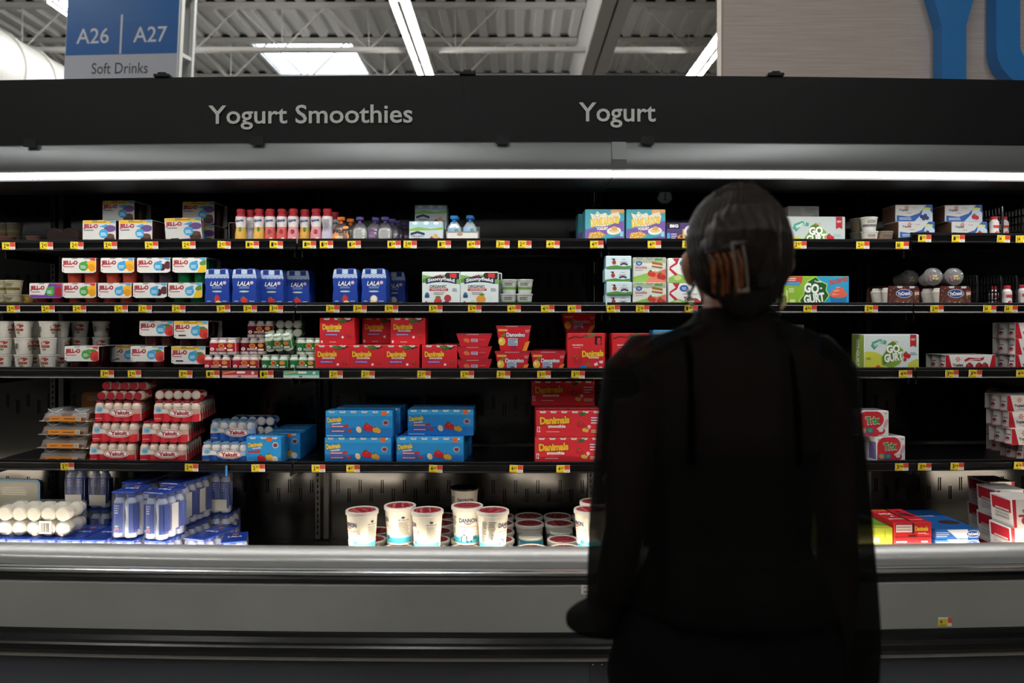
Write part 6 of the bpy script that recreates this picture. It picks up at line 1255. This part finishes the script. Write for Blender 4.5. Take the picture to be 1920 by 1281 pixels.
def folds(c):
    a = math.atan2(c.y+.02, c.x); side = 1 if abs(c.x) > .12 else .6
    return .0045*side*sin(a*9+c.z*9+c.x*30)*min(1, max(0, (1.33-c.z)*5)) + .004*noise.noise(Vector((c.x*16, c.y*16, c.z*6)))
part('blouse', remesh(mb, .0055, 3, mat=SHEER, disp=folds), wm)
# --- hair drawn up into a twist
HAIR = mt('#140d08', .5, spec=.22, name='dark_hair', bump=.6, bscale=40, bstretch=(7, 1.5, .8), bdist=.004)
mb = MB()
hx = .0115
loft(mb, [(hx+.002, -.012, 1.405, .03, .026), (hx+.001, -.014, 1.418, .05, .044), (hx, -.013, 1.436, .07, .068), (hx, -.012, 1.46, .082, .088), (hx-.001, -.008, 1.49, .087, .1), (hx-.002, -.002, 1.52, .0865, .108), (hx-.001, .004, 1.548, .079, .104), (hx, .008, 1.57, .069, .092), (hx+.001, .008, 1.588, .054, .07), (hx+.002, .006, 1.6, .036, .046), (hx+.003, .004, 1.606, .016, .02)], HAIR, 40)
loft(mb, [(-.012, -.092, 1.44, .02, .016), (-.016, -.104, 1.46, .04, .026), (-.016, -.11, 1.49, .054, .034), (-.012, -.112, 1.52, .058, .036), (-.006, -.1, 1.545, .05, .03), (.0, -.085, 1.562, .03, .02)], HAIR, 28)
loft(mb, [(.02, -.1, 1.43, .014, .014), (.026, -.112, 1.47, .022, .02), (.02, -.118, 1.515, .024, .022), (.004, -.112, 1.548, .018, .016)], HAIR, 18)
loft(mb, [(-.05, -.085, 1.45, .012, .014), (-.058, -.092, 1.49, .018, .02), (-.046, -.1, 1.53, .018, .018), (-.02, -.098, 1.555, .014, .014)], HAIR, 18)
loft(mb, [(hx, -.04, 1.378, .022, .012), (hx, -.042, 1.395, .036, .022), (hx, -.045, 1.42, .052, .034), (hx, -.05, 1.45, .06, .045)], HAIR, 22)
mb.tube([(hx-.045, -.02, 1.584), (hx-.018, -.028, 1.597), (hx+.012, -.03, 1.598), (hx+.036, -.03, 1.586)], [.01, .0125, .0125, .01], HAIR, 10)
def strands(c):
    a = math.atan2(c.y, c.x-hx); return .0016*sin(a*46+c.z*60+3*noise.noise(c*30)) + .003*noise.noise(Vector((c.x*25, c.y*25, c.z*9)))
def face_cut(me):
    bm = bmesh.new(); bm.from_mesh(me)     # keep the face free of hair
    for v in bm.verts:
        if v.co.y > .066 and v.co.z < 1.555: v.co.y = .066-.0*v.co.y
    bm.to_mesh(me); bm.free(); return me
hr = part('hair', face_cut(remesh(mb, .0035, 2, mat=HAIR, disp=strands)), wm)
for pts in ([(-.07, -.03, 1.44), (-.079, -.014, 1.415), (-.082, .0, 1.39)], [(.078, -.03, 1.44), (.074, -.02, 1.40), (.07, -.03, 1.36), (.076, -.035, 1.33)], [(.076, -.02, 1.44), (.078, -.01, 1.41), (.072, -.02, 1.37)]):
    part('loose_strand', MB().tube(pts, [.003, .002, .0015, .001][:len(pts)], HAIR, 6).mesh('loose_strand'), hr)
# claw clip of tortoiseshell with a long pale arm
TOR = mt('#1c0d06', .45, spec=.15, name='tortoiseshell', vary='#66340e', vscale=70)
cl = empty('claw_clip', (0, 0, 0)); cl.parent = wm
for k in range(5):
    x = -.066+.0088*k; y = -.104-.006*k; s_ = .004*(k % 2)
    part('prong', MB().tube([(x, y-.012, 1.484+.002*k), (x+.002, y-.026, 1.468), (x+.004+s_, y-.024, 1.445-s_), (x+.006+s_, y-.014, 1.422-s_)], [.0042, .0045, .0042, .0028], TOR, 8).mesh('prong'), cl)
part('clip_spine', MB().tube([(-.07, -.112, 1.483), (-.05, -.136, 1.49), (-.03, -.15, 1.496), (-.02, -.15, 1.498)], .004, mt('#120905', .4), 8).mesh('clip_spine'), cl)
AR = mt('#5a5049', .3, spec=.5)
part('clip_arm', MB().tube([(-.041, -.148, 1.497), (-.038, -.153, 1.475), (-.033, -.15, 1.447), (-.029, -.143, 1.424)], [.002]*4, AR, 6).tube([(-.025, -.15, 1.497), (-.022, -.153, 1.475), (-.018, -.15, 1.447), (-.0145, -.143, 1.425)], [.002]*4, AR, 6).tube([(-.03, -.143, 1.424), (-.0135, -.143, 1.425)], .0038, AR, 6).tube([(-.041, -.148, 1.497), (-.025, -.15, 1.497)], .0026, AR, 6).mesh('clip_arm'), cl, 'long pale grey clip arm')
# earrings
GOLD = mt('#ecd08a', .35, .5, spec=.6, name='gold')
SIL = mt('#cfcac2', .3, .6, spec=.6, name='silver')
def hoop(x, y, z, r, m, nm, lab):
    P = [(x+r*.75*cos(a*pi/10), y+r*.66*cos(a*pi/10), z+r*sin(a*pi/10)) for a in range(21)]
    e = part(nm, MB().tube(P, .0026, m, 8).mesh(nm), wm, lab); return e
hoop(.0885, .004, 1.4135, .0095, GOLD, 'earring', 'gold hoop earring')
mb = MB()
for k in range(4): mb.lathe([(.0, -.005), (.004, -.002), (.005, .001), (.0, .005)], 10, SIL, -.074+.003*k, .0, 1.428-.011*k, caps=False)
part('earring', mb.mesh('earring'), wm, 'silver drop earring')
mb = MB()
for k in range(5): mb.lathe([(.0, -.004), (.003, -.001), (.0035, .001), (.0, .004)], 8, SIL, .085-.005*k, .0, 1.4-.009*k, caps=False)
part('earring', mb.mesh('earring'), wm, 'thin dangling silver earring')
sh = mt('#0c0c0d', .4)
for sg in (-1, 1):
    mb = MB(); loft(mb, [(0, .03, 0, .042, .11), (0, .03, .018, .044, .112), (0, .0, .05, .038, .075), (0, -.03, .085, .036, .05)], sh, 24); o = part('shoe', mb.mesh('shoe'), wm); o.location = (sg*.092, .0, .0)
# ================================================================ labels: one per thing
ORD = ('first', 'second', 'third', 'fourth', 'fifth', 'sixth', 'seventh', 'eighth', 'ninth', 'tenth', 'eleventh', 'twelfth')
by = {}
for e in REG: by.setdefault((e[1], e[2]), []).append(e)
for (d, s), L in by.items():
    L.sort(key=lambda e: e[4]); w_ = 'on the %s' % SHN[s] if s else 'in the case bottom'
    for i, (o, _, _, grp, *rest) in enumerate(L):
        if len(L) == 1: lab = '%s %s' % (d, w_)
        elif len(L) == 2: lab = '%s %s, %s of two' % (d, w_, ('left', 'right')[i])
        else: lab = '%s %s, %s from left' % (d, w_, ORD[i])
        o['label'] = lab
        if len(lab.split()) > 16: print('LONG', lab)
        if grp: o['group'] = grp + ' ' + w_
tags = {}
for s, x, o, txt in PT: tags.setdefault((s, txt), []).append((x, o))
for (s, txt), L in tags.items():
    L.sort(key=lambda e: e[0])
    for i, (x, o) in enumerate(L):
        n = txt if not txt.startswith('.') else txt[1:]
        o['label'] = 'yellow and red price tag reading %s on the %s rail' % (n, SHN[s]) + ('' if len(L) == 1 else ', %s from left' % ORD[i]); o['group'] = 'price tags on the %s rail' % SHN[s]
